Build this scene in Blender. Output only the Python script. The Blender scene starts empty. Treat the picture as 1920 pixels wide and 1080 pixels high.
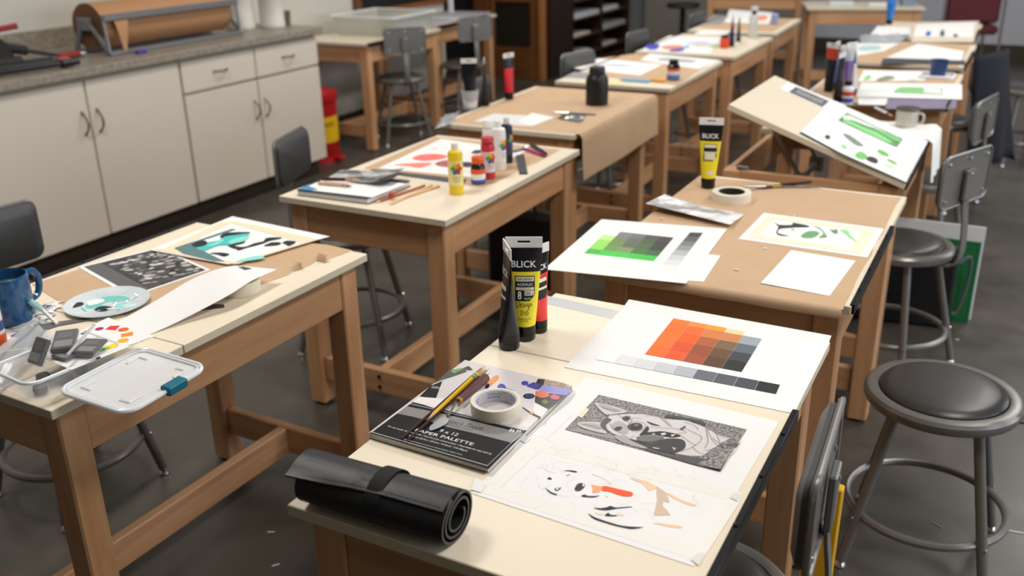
import bpy, bmesh, math, random
from mathutils import Vector, Matrix

# ------------------------------------------------------------------ camera, world, lights, exposure
SC = bpy.context.scene
COL = SC.collection
TOP = 0.735                      # height of every drafting table top above the floor
cam_d = bpy.data.cameras.new('camera'); cam = bpy.data.objects.new('camera', cam_d); COL.objects.link(cam)
cam_d.sensor_width = 36.0; cam_d.lens = 33.418
cam_d.clip_start = 0.05; cam_d.clip_end = 60
cam.matrix_world = Matrix(((0.882851, -0.158328, 0.442161, 0.87195), (0.469254, 0.336170, -0.816572, -0.89151), (-0.019355, 0.928398, 0.371084, 1.55419), (0, 0, 0, 1)))
cam_d.dof.use_dof = True; cam_d.dof.focus_distance = 1.72; cam_d.dof.aperture_fstop = 3.2
SC.camera = cam
SC.view_settings.view_transform = 'Standard'; SC.view_settings.look = 'None'
SC.view_settings.gamma = 1.0; SC.view_settings.use_curve_mapping = False
SC.view_settings.exposure = -0.17

wd = bpy.data.worlds.new('world'); SC.world = wd; wd.use_nodes = True
wd.node_tree.nodes['Background'].inputs[0].default_value = (0.75, 0.85, 1.0, 1)
wd.node_tree.nodes['Background'].inputs[1].default_value = 0.2

def area(name, loc, rot, sx, sy, power, color):
    d = bpy.data.lights.new(name, 'AREA'); d.shape = 'RECTANGLE'; d.size = sx; d.size_y = sy
    d.energy = power; d.color = color
    o = bpy.data.objects.new(name, d); COL.objects.link(o); o.location = loc; o.rotation_euler = rot
    return o
# ceiling troffers (two rows along the room) and the daylight of the windows in the right-hand wall
for ly, pw in ((0.7, 50), (3.7, 42), (6.3, 46)):
    for lx, k in ((-1.5, 1.05), (1.7, 1.12)):
        area('ceiling_troffer', (lx, ly, 3.12), (0, 0, 0), 0.6, 1.25, pw * k, (1.0, 0.965, 0.92))
for wy in (0.6, 3.6, 6.6):
    area('window_daylight', (4.55, wy, 1.75), (0, math.radians(90), 0), 1.8, 2.2, 56, (0.82, 0.9, 1.0))

# ------------------------------------------------------------------ materials
def lin(c):
    c = c / 255.0
    return c / 12.92 if c <= 0.04045 else ((c + 0.055) / 1.055) ** 2.4
def rgb(c): return (lin(c[0]), lin(c[1]), lin(c[2]), 1.0)
MATS = {}
def mat(name, c, rough=0.5, metal=0.0, noise=None, bump=0.0, bscale=200.0, spec=0.5, trans=0.0, alpha=1.0, coat=0.0, ior=1.45, stretch=None, contrast=0.5):
    """plain procedural material; noise = (second colour, scale) mottles it, stretch = axis scale for grain"""
    if name in MATS: return MATS[name]
    m = bpy.data.materials.new(name); m.use_nodes = True; nt = m.node_tree; b = nt.nodes['Principled BSDF']
    b.inputs['Base Color'].default_value = rgb(c); b.inputs['Roughness'].default_value = rough
    b.inputs['Metallic'].default_value = metal; b.inputs['Specular IOR Level'].default_value = spec
    b.inputs['Transmission Weight'].default_value = trans; b.inputs['IOR'].default_value = ior
    b.inputs['Alpha'].default_value = alpha; b.inputs['Coat Weight'].default_value = coat
    m.diffuse_color = rgb(c)
    co = None
    if noise or bump:
        tc = nt.nodes.new('ShaderNodeTexCoord'); mp = nt.nodes.new('ShaderNodeMapping')
        nt.links.new(tc.outputs['Object'], mp.inputs['Vector'])
        if stretch: mp.inputs['Scale'].default_value = stretch
        co = mp.outputs['Vector']
    if noise:
        n = nt.nodes.new('ShaderNodeTexNoise'); n.inputs['Scale'].default_value = noise[1]; n.inputs['Detail'].default_value = 6
        n.inputs['Roughness'].default_value = 0.6
        r = nt.nodes.new('ShaderNodeValToRGB'); r.color_ramp.elements[0].position = 0.5 - contrast / 2; r.color_ramp.elements[1].position = 0.5 + contrast / 2
        r.color_ramp.elements[0].color = rgb(c); r.color_ramp.elements[1].color = rgb(noise[0])
        nt.links.new(co, n.inputs['Vector']); nt.links.new(n.outputs['Fac'], r.inputs['Fac']); nt.links.new(r.outputs['Color'], b.inputs['Base Color'])
    if bump:
        n2 = nt.nodes.new('ShaderNodeTexNoise'); n2.inputs['Scale'].default_value = bscale; n2.inputs['Detail'].default_value = 3
        bp = nt.nodes.new('ShaderNodeBump'); bp.inputs['Strength'].default_value = bump; bp.inputs['Distance'].default_value = 0.001
        nt.links.new(co, n2.inputs['Vector']); nt.links.new(n2.outputs['Fac'], bp.inputs['Height']); nt.links.new(bp.outputs['Normal'], b.inputs['Normal'])
    MATS[name] = m
    return m
def col(c, rough=0.55):
    return mat('paint_%d_%d_%d' % tuple(c), c, rough)
def wood(axis, name='maple', a=(208, 163, 121), b2=(182, 131, 91), rough=0.42):
    key = name + '_' + 'xyz'[axis]
    if key in MATS: return MATS[key]
    st = [16.0, 16.0, 16.0]; st[axis] = 1.3
    m = bpy.data.materials.new(key); m.use_nodes = True; nt = m.node_tree; b = nt.nodes['Principled BSDF']
    b.inputs['Roughness'].default_value = rough; b.inputs['Specular IOR Level'].default_value = 0.4
    tc = nt.nodes.new('ShaderNodeTexCoord'); mp = nt.nodes.new('ShaderNodeMapping'); mp.inputs['Scale'].default_value = st
    oi = nt.nodes.new('ShaderNodeObjectInfo')
    nt.links.new(tc.outputs['Object'], mp.inputs['Vector'])
    off = nt.nodes.new('ShaderNodeVectorMath'); off.operation = 'ADD'
    mul = nt.nodes.new('ShaderNodeMath'); mul.operation = 'MULTIPLY'; mul.inputs[1].default_value = 37.0
    nt.links.new(oi.outputs['Random'], mul.inputs[0]); nt.links.new(mp.outputs['Vector'], off.inputs[0]); nt.links.new(mul.outputs[0], off.inputs[1])
    n = nt.nodes.new('ShaderNodeTexNoise'); n.inputs['Scale'].default_value = 1.6; n.inputs['Detail'].default_value = 7; n.inputs['Distortion'].default_value = 0.6
    r = nt.nodes.new('ShaderNodeValToRGB'); r.color_ramp.elements[0].position = 0.3; r.color_ramp.elements[1].position = 0.72
    r.color_ramp.elements[0].color = rgb(a); r.color_ramp.elements[1].color = rgb(b2)
    hs = nt.nodes.new('ShaderNodeHueSaturation')
    mr = nt.nodes.new('ShaderNodeMapRange'); mr.inputs['To Min'].default_value = 0.86; mr.inputs['To Max'].default_value = 1.1
    nt.links.new(oi.outputs['Random'], mr.inputs['Value']); nt.links.new(mr.outputs['Result'], hs.inputs['Value'])
    nt.links.new(off.outputs[0], n.inputs['Vector']); nt.links.new(n.outputs['Fac'], r.inputs['Fac']); nt.links.new(r.outputs['Color'], hs.inputs['Color'])
    nt.links.new(hs.outputs['Color'], b.inputs['Base Color'])
    MATS[key] = m
    return m

def floor_mat():
    m = bpy.data.materials.new('polished_concrete'); m.use_nodes = True; nt = m.node_tree; b = nt.nodes['Principled BSDF']
    tc = nt.nodes.new('ShaderNodeTexCoord')
    n = nt.nodes.new('ShaderNodeTexNoise'); n.inputs['Scale'].default_value = 1.1; n.inputs['Detail'].default_value = 9; n.inputs['Roughness'].default_value = 0.62
    n2 = nt.nodes.new('ShaderNodeTexNoise'); n2.inputs['Scale'].default_value = 7.0; n2.inputs['Detail'].default_value = 8
    mx = nt.nodes.new('ShaderNodeMath'); mx.operation = 'MULTIPLY_ADD'; mx.inputs[1].default_value = 0.45
    r = nt.nodes.new('ShaderNodeValToRGB'); r.color_ramp.elements[0].position = 0.55; r.color_ramp.elements[1].position = 0.9
    r.color_ramp.elements[0].color = rgb((62, 57, 50)); r.color_ramp.elements[1].color = rgb((88, 83, 75))
    for q in (n, n2): nt.links.new(tc.outputs['Object'], q.inputs['Vector'])
    nt.links.new(n2.outputs['Fac'], mx.inputs[0]); nt.links.new(n.outputs['Fac'], mx.inputs[2]); nt.links.new(mx.outputs[0], r.inputs['Fac'])
    nt.links.new(r.outputs['Color'], b.inputs['Base Color'])
    rr = nt.nodes.new('ShaderNodeMapRange'); rr.inputs['To Min'].default_value = 0.24; rr.inputs['To Max'].default_value = 0.44
    nt.links.new(n2.outputs['Fac'], rr.inputs['Value']); nt.links.new(rr.outputs['Result'], b.inputs['Roughness'])
    b.inputs['Specular IOR Level'].default_value = 0.5
    MATS['floor'] = m
    return m
def granite_mat():
    return mat('counter_laminate', (126, 116, 104), 0.4, noise=((160, 150, 136), 38.0), contrast=0.35)
def glass(name, c=(245, 248, 250), rough=0.05, alpha=0.25):
    return mat(name, c, rough, alpha=alpha, spec=0.8)

PAPER = mat('white_paper', (240, 239, 237), 0.75)
PAPER2 = mat('cool_white_paper', (232, 232, 234), 0.75)
KRAFT = mat('kraft_paper', (204, 172, 138), 0.7, noise=((196, 163, 128), 9.0), bump=0.05, bscale=90)
CREAM = mat('cream_laminate', (240, 227, 203), 0.38, noise=((236, 222, 198), 5.0))
EDGE = mat('laminate_edge', (212, 200, 176), 0.5)
STEEL = mat('grey_painted_steel', (124, 121, 117), 0.3, metal=0.35)
CHROME = mat('bright_metal', (205, 205, 205), 0.22, metal=0.95)
BLACKM = mat('black_metal', (24, 24, 27), 0.35, metal=0.3)
VINYL = mat('black_vinyl', (66, 64, 62), 0.34, bump=0.12, bscale=420)
VINYL2 = mat('grey_vinyl', (92, 93, 92), 0.42, bump=0.1, bscale=420)
BLACKP = mat('black_plastic', (16, 16, 18), 0.22)
INK = mat('black_ink', (24, 23, 24), 0.6)
WHITEINK = mat('white_print', (236, 236, 236), 0.5)
TAPE = mat('masking_tape', (238, 226, 200), 0.7)
CLEARP = glass('clear_plastic', (238, 240, 242), 0.08, 0.30)

# ------------------------------------------------------------------ mesh helpers
class MB:
    """collects vertices and faces (each face with a material slot) and links them as ONE mesh object"""
    def __init__(s): s.v = []; s.f = []; s.m = []
    def add(s, vs, fs, mi=0):
        n = len(s.v); s.v += [tuple(p) for p in vs]
        for q in fs: s.f.append(tuple(i + n for i in q)); s.m.append(mi)
        return s
    def box(s, x0, x1, y0, y1, z0, z1, mi=0):
        vs = [(x0, y0, z0), (x1, y0, z0), (x1, y1, z0), (x0, y1, z0), (x0, y0, z1), (x1, y0, z1), (x1, y1, z1), (x0, y1, z1)]
        return s.add(vs, [(0, 3, 2, 1), (4, 5, 6, 7), (0, 1, 5, 4), (1, 2, 6, 5), (2, 3, 7, 6), (3, 0, 4, 7)], mi)
    def cbox(s, x0, x1, y0, y1, z0, z1, c=0.002, mi=0):
        """box with chamfered edges"""
        bm = bmesh.new(); bmesh.ops.create_cube(bm, size=1.0)
        for p in bm.verts: p.co = ((x0 + x1) / 2 + p.co.x * (x1 - x0), (y0 + y1) / 2 + p.co.y * (y1 - y0), (z0 + z1) / 2 + p.co.z * (z1 - z0))
        bmesh.ops.bevel(bm, geom=bm.edges[:], offset=c, segments=1, affect='EDGES')
        bm.verts.index_update(); s.add([p.co[:] for p in bm.verts], [[q.index for q in fc.verts] for fc in bm.faces], mi); bm.free(); return s
    def prism(s, poly, z0, z1, mi=0, top_mi=None):
        n = len(poly)
        a = sum(poly[i][0] * poly[(i + 1) % n][1] - poly[(i + 1) % n][0] * poly[i][1] for i in range(n))
        if a < 0: poly = poly[::-1]
        vs = [(p[0], p[1], z0) for p in poly] + [(p[0], p[1], z1) for p in poly]
        s.add(vs, [tuple(range(n - 1, -1, -1))] + [(i, (i + 1) % n, n + (i + 1) % n, n + i) for i in range(n)], mi)
        s.f.append(tuple(len(s.v) - n + i for i in range(n))); s.m.append(mi if top_mi is None else top_mi); return s
    def tube(s, path, r, seg=10, mi=0, closed=False, caps=True):
        P = [Vector(p) for p in path]; n = len(P); R = r if isinstance(r, (list, tuple)) else [r] * n
        rings = []; up = None
        for i in range(n):
            if closed: t = (P[(i + 1) % n] - P[i - 1]).normalized()
            else: t = (P[min(i + 1, n - 1)] - P[max(i - 1, 0)]).normalized()
            if up is None:
                up = Vector((0, 0, 1)) if abs(t.z) < 0.9 else Vector((1, 0, 0))
            a = (up - t * up.dot(t)).normalized(); b = t.cross(a); up = a
            rings.append([P[i] + (a * math.cos(2 * math.pi * k / seg) + b * math.sin(2 * math.pi * k / seg)) * R[i] for k in range(seg)])
        vs = [p for q in rings for p in q]; fs = []
        for i in range(n if closed else n - 1):
            j = (i + 1) % n
            for k in range(seg): fs.append((i * seg + k, i * seg + (k + 1) % seg, j * seg + (k + 1) % seg, j * seg + k))
        if caps and not closed: fs += [tuple(range(seg - 1, -1, -1)), tuple((n - 1) * seg + k for k in range(seg))]
        return s.add(vs, fs, mi)
    def lathe(s, prof, seg=28, mi=0, c=(0, 0, 0), cap=True):
        """profile [(r, z)] turned about the vertical axis through c"""
        vs = []; fs = []; n = len(prof)
        for r, z in prof:
            for k in range(seg):
                a = 2 * math.pi * k / seg; vs.append((c[0] + r * math.cos(a), c[1] + r * math.sin(a), c[2] + z))
        for i in range(n - 1):
            for k in range(seg): fs.append((i * seg + k, i * seg + (k + 1) % seg, (i + 1) * seg + (k + 1) % seg, (i + 1) * seg + k))
        if cap:
            if prof[0][0] > 1e-5: fs.append(tuple(range(seg - 1, -1, -1)))
            if prof[-1][0] > 1e-5: fs.append(tuple((n - 1) * seg + k for k in range(seg)))
        return s.add(vs, fs, mi)
    def grid(s, fn, nu, nv, thick=0.0, mi=0):
        """surface fn(u, v) -> (x, y, z) with u, v in 0..1; thick > 0 closes it into a slab below"""
        vs = []
        for j in range(nv + 1):
            for i in range(nu + 1): vs.append(fn(i / nu, j / nv))
        W = nu + 1; fs = []
        for j in range(nv):
            for i in range(nu): fs.append((j * W + i, j * W + i + 1, (j + 1) * W + i + 1, (j + 1) * W + i))
        if thick > 0:
            n = len(vs); vs += [(p[0], p[1], p[2] - thick) for p in vs]
            fs += [tuple(k + n for k in q[::-1]) for q in fs]
            rim = [i for i in range(W)] + [j * W + nu for j in range(1, nv + 1)] + [nv * W + i for i in range(nu - 1, -1, -1)] + [j * W for j in range(nv - 1, 0, -1)]
            for k in range(len(rim)): a, b = rim[k], rim[(k + 1) % len(rim)]; fs.append((b, a, a + n, b + n))
        return s.add(vs, fs, mi)
    def xform(s, M):
        s.v = [tuple(M @ Vector(p)) for p in s.v]; return s
    def build(s, name, m, parent=None, loc=None, smooth=True, ang=35):
        me = bpy.data.meshes.new(name); me.from_pydata(s.v, [], s.f)
        for q in (m if isinstance(m, (list, tuple)) else [m]): me.materials.append(q)
        if isinstance(m, (list, tuple)): me.polygons.foreach_set('material_index', s.m)
        me.validate(); me.update()
        if smooth: me.shade_smooth(); me.set_sharp_from_angle(angle=math.radians(ang))
        o = bpy.data.objects.new(name, me); COL.objects.link(o)
        if parent is not None: o.parent = parent
        if loc is not None: o.location = loc
        return o

def tag(o, label, cat, group=None, kind=None):
    if label: o['label'] = label
    if cat: o['category'] = cat
    if group: o['group'] = group
    if kind: o['kind'] = kind
    return o
def thing(name, label, cat, loc=(0, 0, 0), rz=0.0, group=None):
    o = bpy.data.objects.new(name, None); COL.objects.link(o); o.empty_display_size = 0.05
    o.location = loc; o.rotation_euler = (0, 0, rz); return tag(o, label, cat, group)
def struct(name, mb, m, parent=None, smooth=False):
    o = mb.build(name, m, parent, smooth=smooth)
    if parent is None: o['kind'] = 'structure'
    return o
def copy_tree(o, parent=None):
    c = o.copy(); COL.objects.link(c)
    if parent is not None: c.parent = parent
    for ch in list(o.children): copy_tree(ch, c)
    return c
def to_local(parent, p):
    """world (x, y) to the parent's own (x, y) (parents here only turn about z)"""
    if parent is None: return p
    a = -parent.rotation_euler.z; dx = p[0] - parent.location.x; dy = p[1] - parent.location.y
    return (dx * math.cos(a) - dy * math.sin(a), dx * math.sin(a) + dy * math.cos(a))
def smooth_poly(P, n=3):
    """closed Catmull-Rom through the points"""
    out = []; L = len(P)
    for i in range(L):
        p0, p1, p2, p3 = P[i - 1], P[i], P[(i + 1) % L], P[(i + 2) % L]
        for k in range(n):
            t = k / n; t2 = t * t; t3 = t2 * t
            out.append(tuple(0.5 * (2 * p1[d] + (p2[d] - p0[d]) * t + (2 * p0[d] - 5 * p1[d] + 4 * p2[d] - p3[d]) * t2 + (3 * p1[d] - p0[d] - 3 * p2[d] + p3[d]) * t3) for d in (0, 1)))
    return out
def smooth_line(P, n=3):
    out = []; L = len(P)
    for i in range(L - 1):
        p0, p1, p2, p3 = P[max(i - 1, 0)], P[i], P[i + 1], P[min(i + 2, L - 1)]
        for k in range(n):
            t = k / n; t2 = t * t; t3 = t2 * t
            out.append(tuple(0.5 * (2 * p1[d] + (p2[d] - p0[d]) * t + (2 * p0[d] - 5 * p1[d] + 4 * p2[d] - p3[d]) * t2 + (3 * p1[d] - p0[d] - 3 * p2[d] + p3[d]) * t3) for d in range(len(p1))))
    out.append(tuple(P[-1])); return out
PSTEP = [0]
def patch(parent, pts, z, m, name='painted_patch', smooth=0, t=0.00012, zf=None):
    """a thin flat patch of paint or print lying at height z (world) on its sheet"""
    PSTEP[0] = (PSTEP[0] + 1) % 7
    dz = PSTEP[0] * 0.000012
    P = smooth_poly(pts, smooth) if smooth else list(pts)
    P = [to_local(parent, p) for p in P]
    z0 = z - (parent.location.z if parent else 0)
    bm = MB()
    n = len(P); a = sum(P[i][0] * P[(i + 1) % n][1] - P[(i + 1) % n][0] * P[i][1] for i in range(n))
    if a < 0: P = P[::-1]
    bm.add([(p[0], p[1], z0 + t + dz + (zf(p) if zf else 0)) for p in P], [tuple(range(n))])
    return bm.build(name, m, parent, smooth=False)
def ribbon_mesh(mb, pts, w, z):
    """flat drawn line of width w through 2-D points"""
    n = len(pts); vs = []
    for i in range(n):
        a = pts[max(i - 1, 0)]; b = pts[min(i + 1, n - 1)]; dx, dy = b[0] - a[0], b[1] - a[1]; l = math.hypot(dx, dy) or 1
        nx, ny = -dy / l * w / 2, dx / l * w / 2
        vs += [(pts[i][0] + nx, pts[i][1] + ny, z), (pts[i][0] - nx, pts[i][1] - ny, z)]
    mb.add(vs, [(2 * i + 1, 2 * i + 3, 2 * i + 2, 2 * i) for i in range(n - 1)])
def lines(parent, strokes, w, z, m, name='drawn_line', smooth=3):
    mb = MB(); z0 = z - (parent.location.z if parent else 0)
    for s in strokes:
        P = smooth_line(s, smooth) if smooth and len(s) > 2 else list(s)
        ribbon_mesh(mb, [to_local(parent, p) for p in P], w, z0)
    return mb.build(name, m, parent, smooth=False)
TXT = {}
def text2d(s, bold=0.0, shear=0.0):
    """triangles of a line of lettering, height-1 em, left-aligned at the origin"""
    k = (s, bold, shear)
    if k in TXT: return TXT[k]
    cu = bpy.data.curves.new('lettering', 'FONT'); cu.body = s; cu.offset = bold; cu.shear = shear; cu.resolution_u = 2
    o = bpy.data.objects.new('lettering', cu); COL.objects.link(o)
    dg = bpy.context.evaluated_depsgraph_get(); me = bpy.data.meshes.new_from_object(o.evaluated_get(dg))
    V = [(v.co.x, v.co.y) for v in me.vertices]; F = [tuple(p.vertices) for p in me.polygons]
    bpy.data.objects.remove(o); bpy.data.curves.remove(cu); bpy.data.meshes.remove(me)
    x0 = min(v[0] for v in V); x1 = max(v[0] for v in V); y1 = max(v[1] for v in V)
    TXT[k] = ([(v[0] - x0, v[1]) for v in V], F, x1 - x0, y1)
    return TXT[k]
def lettering(parent, s, fn, width, m, height=None, bold=0.0, shear=0.0, name='lettering'):
    """lettering mapped by fn(u, v) -> local (x, y, z); u runs 0..width"""
    V, F, w, h = text2d(s, bold, shear); k = width / w; kv = (height / h) if height else k
    mb = MB(); mb.add([fn(x * k, y * kv) for x, y in V], F)
    o = mb.build(name, m, parent, smooth=False); return o
def flat_text(parent, s, A, B, z, m, height=None, bold=0.0, shear=0.0, name='lettering', center=False):
    """lettering lying flat from world point A to world point B"""
    a = to_local(parent, A); b = to_local(parent, B); dx, dy = b[0] - a[0], b[1] - a[1]; l = math.hypot(dx, dy); ux, uy = dx / l, dy / l
    z0 = z - (parent.location.z if parent else 0)
    return lettering(parent, s, lambda u, v: (a[0] + ux * u - uy * v, a[1] + uy * u + ux * v, z0), l, m, height, bold, shear, name)
def lerp(a, b, t): return a + (b - a) * t
def bil(Q, u, v):
    """bilinear point of the quad Q = near-left, near-right, far-right, far-left"""
    return tuple((1 - u) * (1 - v) * Q[0][d] + u * (1 - v) * Q[1][d] + u * v * Q[2][d] + (1 - u) * v * Q[3][d] for d in (0, 1))
def sub_quad(Q, u0, u1, v0, v1): return [bil(Q, u0, v0), bil(Q, u1, v0), bil(Q, u1, v1), bil(Q, u0, v1)]
def sheet(name, label, cat, Q, z=0.0, m=None, curl=None, t=0.0007, n=10, group=None, base=TOP):
    """a sheet of paper over the quad Q (world x, y), z above the table top, curl(u, v) lifts it"""
    cx = sum(p[0] for p in Q) / 4; cy = sum(p[1] for p in Q) / 4; zz = base + z + t
    def fn(u, v):
        p = bil(Q, u, v); return (p[0] - cx, p[1] - cy, (curl(u, v) if curl else 0.0))
    k = n if curl else 1
    o = MB().grid(fn, k, k, t).build(name, m or PAPER, None, (cx, cy, zz))
    return tag(o, label, cat, group)
def ribbon_sheet(name, label, cat, poly, z, m, t=0.0006, base=TOP):
    cx = sum(p[0] for p in poly) / len(poly); cy = sum(p[1] for p in poly) / len(poly)
    o = MB().prism([(p[0] - cx, p[1] - cy) for p in poly], 0, t).build(name, m, None, (cx, cy, base + z), smooth=False)
    return tag(o, label, cat)
def rrect(w, h, r, seg=5, cx=0, cy=0):
    """rounded rectangle outline centred at cx, cy"""
    out = []
    for sx, sy, a0 in ((1, 1, 0), (-1, 1, 90), (-1, -1, 180), (1, -1, 270)):
        for k in range(seg + 1):
            a = math.radians(a0 + 90 * k / seg); out.append((cx + sx * (w / 2 - r) + r * math.cos(a), cy + sy * (h / 2 - r) + r * math.sin(a)))
    return out

# ------------------------------------------------------------------ the room
WALL = mat('wall_paint', (205, 200, 190), 0.7)
WALLG = mat('wall_paint_grey', (186, 187, 193), 0.7)
WHITECAB = mat('cabinet_laminate', (214, 203, 188), 0.5)
CABGAP = mat('cabinet_box', (176, 162, 142), 0.6)
DARKBASE = mat('rubber_base', (62, 50, 40), 0.6)
struct('floor', MB().box(-5.2, 4.8, -3.6, 10.6, -0.1, 0), floor_mat())
struct('ceiling', MB().box(-5.2, 4.8, -3.6, 10.6, 3.2, 3.3), mat('ceiling_tile', (170, 164, 154), 0.8))
struct('wall_left', MB().box(-3.9, -3.74, -3.6, 6.47, 0, 3.2).box(-3.9, -3.74, 7.5, 10.4, 0, 3.2).box(-3.9, -3.74, 6.47, 7.5, 2.2, 3.2), WALL)
struct('wall_alcove', MB().box(-5.2, -5.1, 6.3, 7.7, 0, 3.2).box(-5.2, -3.9, 6.3, 6.47, 0, 3.2).box(-5.2, -3.9, 7.5, 7.65, 0, 3.2), mat('alcove_shade', (40, 36, 32), 0.8))  # near-black wall colour stands in for the shade inside the doorway
struct('wall_back', MB().box(-3.8, 4.7, 10.25, 10.4, 0, 3.2), WALLG)
struct('wall_front', MB().box(-3.8, 4.7, -3.6, -3.45, 0, 3.2), mat('front_wall_paint', (120, 112, 102), 0.8))
struct('wall_right', MB().box(4.6, 4.75, -3.6, 10.4, 0, 0.8).box(4.6, 4.75, -3.6, 10.4, 2.7, 3.2).box(4.6, 4.75, -3.6, -0.6, 0.8, 2.7).box(4.6, 4.75, 1.8, 2.4, 0.8, 2.7)
       .box(4.6, 4.75, 4.8, 5.4, 0.8, 2.7).box(4.6, 4.75, 7.8, 10.4, 0.8, 2.7), WALL)
struct('baseboard_left', MB().cbox(-3.74, -3.728, 3.82, 6.47, 0, 0.1, 0.003), DARKBASE)
struct('baseboard_back', MB().cbox(-3.2, 4.6, 10.232, 10.25, 0, 0.16, 0.003), DARKBASE)

# dark framed board on the left wall, half hidden behind the tables
t = thing('chalkboard', 'black board in a brown wooden frame on the wall behind the far left tables', 'chalkboard', (-3.722, 5.82, 0.8))
MB().box(-0.015, 0.0, -0.58, 0.58, 0.04, 1.1).build('board', mat('board_black', (17, 17, 19), 0.45), t, smooth=False)
W_OAK = dict(name='dark_oak', a=(128, 80, 42), b2=(104, 62, 30))
for a in ((-0.65, -0.58, 0.0, 1.15), (0.58, 0.65, 0.0, 1.15)):
    MB().cbox(-0.018, 0.02, a[0], a[1], a[2], a[3], 0.003).build('frame_side', wood(2, **W_OAK), t)
MB().cbox(-0.018, 0.02, -0.58, 0.58, 0.0, 0.04, 0.003).build('frame_rail', wood(1, **W_OAK), t)
# wooden door standing in the recess, with a dark glass pane
d = thing('door_1', 'brown wooden door with a dark glazed panel beside the tall shelves', 'door', (-3.62, 7.45, 0.0)); d['kind'] = 'structure'; del d['category']
for x0, x1 in ((-0.38, -0.15), (0.24, 0.34)):
    MB().cbox(x0, x1, -0.02, 0.02, 0.0, 2.05, 0.004).build('stile', wood(2, **W_OAK), d)
MB().cbox(-0.15, 0.24, -0.02, 0.02, 0.0, 0.3, 0.004).build('rail', wood(0, **W_OAK), d)
MB().cbox(-0.15, 0.24, -0.02, 0.02, 0.72, 2.05, 0.004).build('rail', wood(0, **W_OAK), d)
MB().box(-0.15, 0.24, -0.006, 0.006, 0.3, 0.72).build('pane', mat('smoked_pane', (44, 38, 30), 0.3), d, smooth=False)
MB().cbox(0.34, 0.39, -0.05, 0.03, 0.0, 2.15, 0.004).build('door_frame', wood(2, name='oak_trim', a=(168, 112, 62), b2=(142, 92, 48)), d)

# tall dark pigeonhole shelving with paper stacks
DKW = mat('dark_walnut', (46, 28, 20), 0.5, noise=((34, 20, 14), 12.0))
t = thing('flat_file_shelf', 'tall dark brown pigeonhole shelf full of paper against the left wall', 'shelf', (-3.4, 7.5, 0.0))
MB().box(-0.22, -0.2, 0.0, 2.06, 0.0, 1.9).build('back_panel', DKW, t, smooth=False)
MB().box(-0.2, 0.2, 0.0, 0.53, 0.0, 1.9).build('end_cupboard', DKW, t, smooth=False)
for y in (0.53, 1.27, 2.04):
    MB().box(-0.2, 0.2, y - 0.012, y + 0.012, 0, 1.9).build('divider', DKW, t, smooth=False)
shz = [0.03, 0.14, 0.32, 0.5, 0.68, 0.86, 1.04, 1.22, 1.4, 1.58, 1.88]
for y0 in (0.542, 1.282):
    for z in shz: MB().box(-0.2, 0.2, y0, y0 + 0.716, z - 0.009, z + 0.009).build('shelf_board', mat('shelf_edge', (86, 54, 36), 0.5), t, smooth=False)
random.seed(4)
pcs = [(230, 230, 228), (222, 218, 205), (205, 208, 214), (60, 70, 130), (225, 222, 214), (190, 190, 186)]
for ci, y0 in enumerate((0.542, 1.282)):
    for zi, z in enumerate(shz[1:5]):
        h = random.uniform(0.018, 0.05); y1 = y0 + random.uniform(0.42, 0.68); c = pcs[(ci * 4 + zi) % 6]
        o = MB().cbox(-0.17, 0.17 + random.uniform(0, 0.05), -(y1 - y0 - 0.03) / 2, (y1 - y0 - 0.03) / 2, 0, h, 0.003).build('paper_stack', col(c), None, (-3.4, 7.5 + (y0 + y1) / 2 + 0.01, z + 0.0095), smooth=False)
        tag(o, '%s paper stack in the %s pigeonhole of the shelf, %s column' % ({0: 'white', 1: 'cream', 2: 'pale blue', 3: 'dark blue', 4: 'off white', 5: 'light grey'}[(ci * 4 + zi) % 6], ['bottom', 'second lowest', 'third lowest', 'fourth lowest'][zi], ['nearer', 'farther'][ci]), 'paper', 'paper in the pigeonholes')

# grey tall locker against the back wall, next to the shelf
t = thing('storage_locker', 'grey metal storage cabinet against the back wall behind the tables', 'cabinet', (-2.25, 9.98, 0.0))
GLK = mat('locker_grey', (150, 143, 136), 0.5)
MB().cbox(-0.85, 0.85, -0.22, 0.25, 0, 1.9, 0.004).build('body', GLK, t)
for k in range(3): MB().cbox(-0.84 + k * 0.565, -0.29 + k * 0.565, -0.238, -0.221, 0.06, 1.86, 0.004).build('door', GLK, t)

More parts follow.
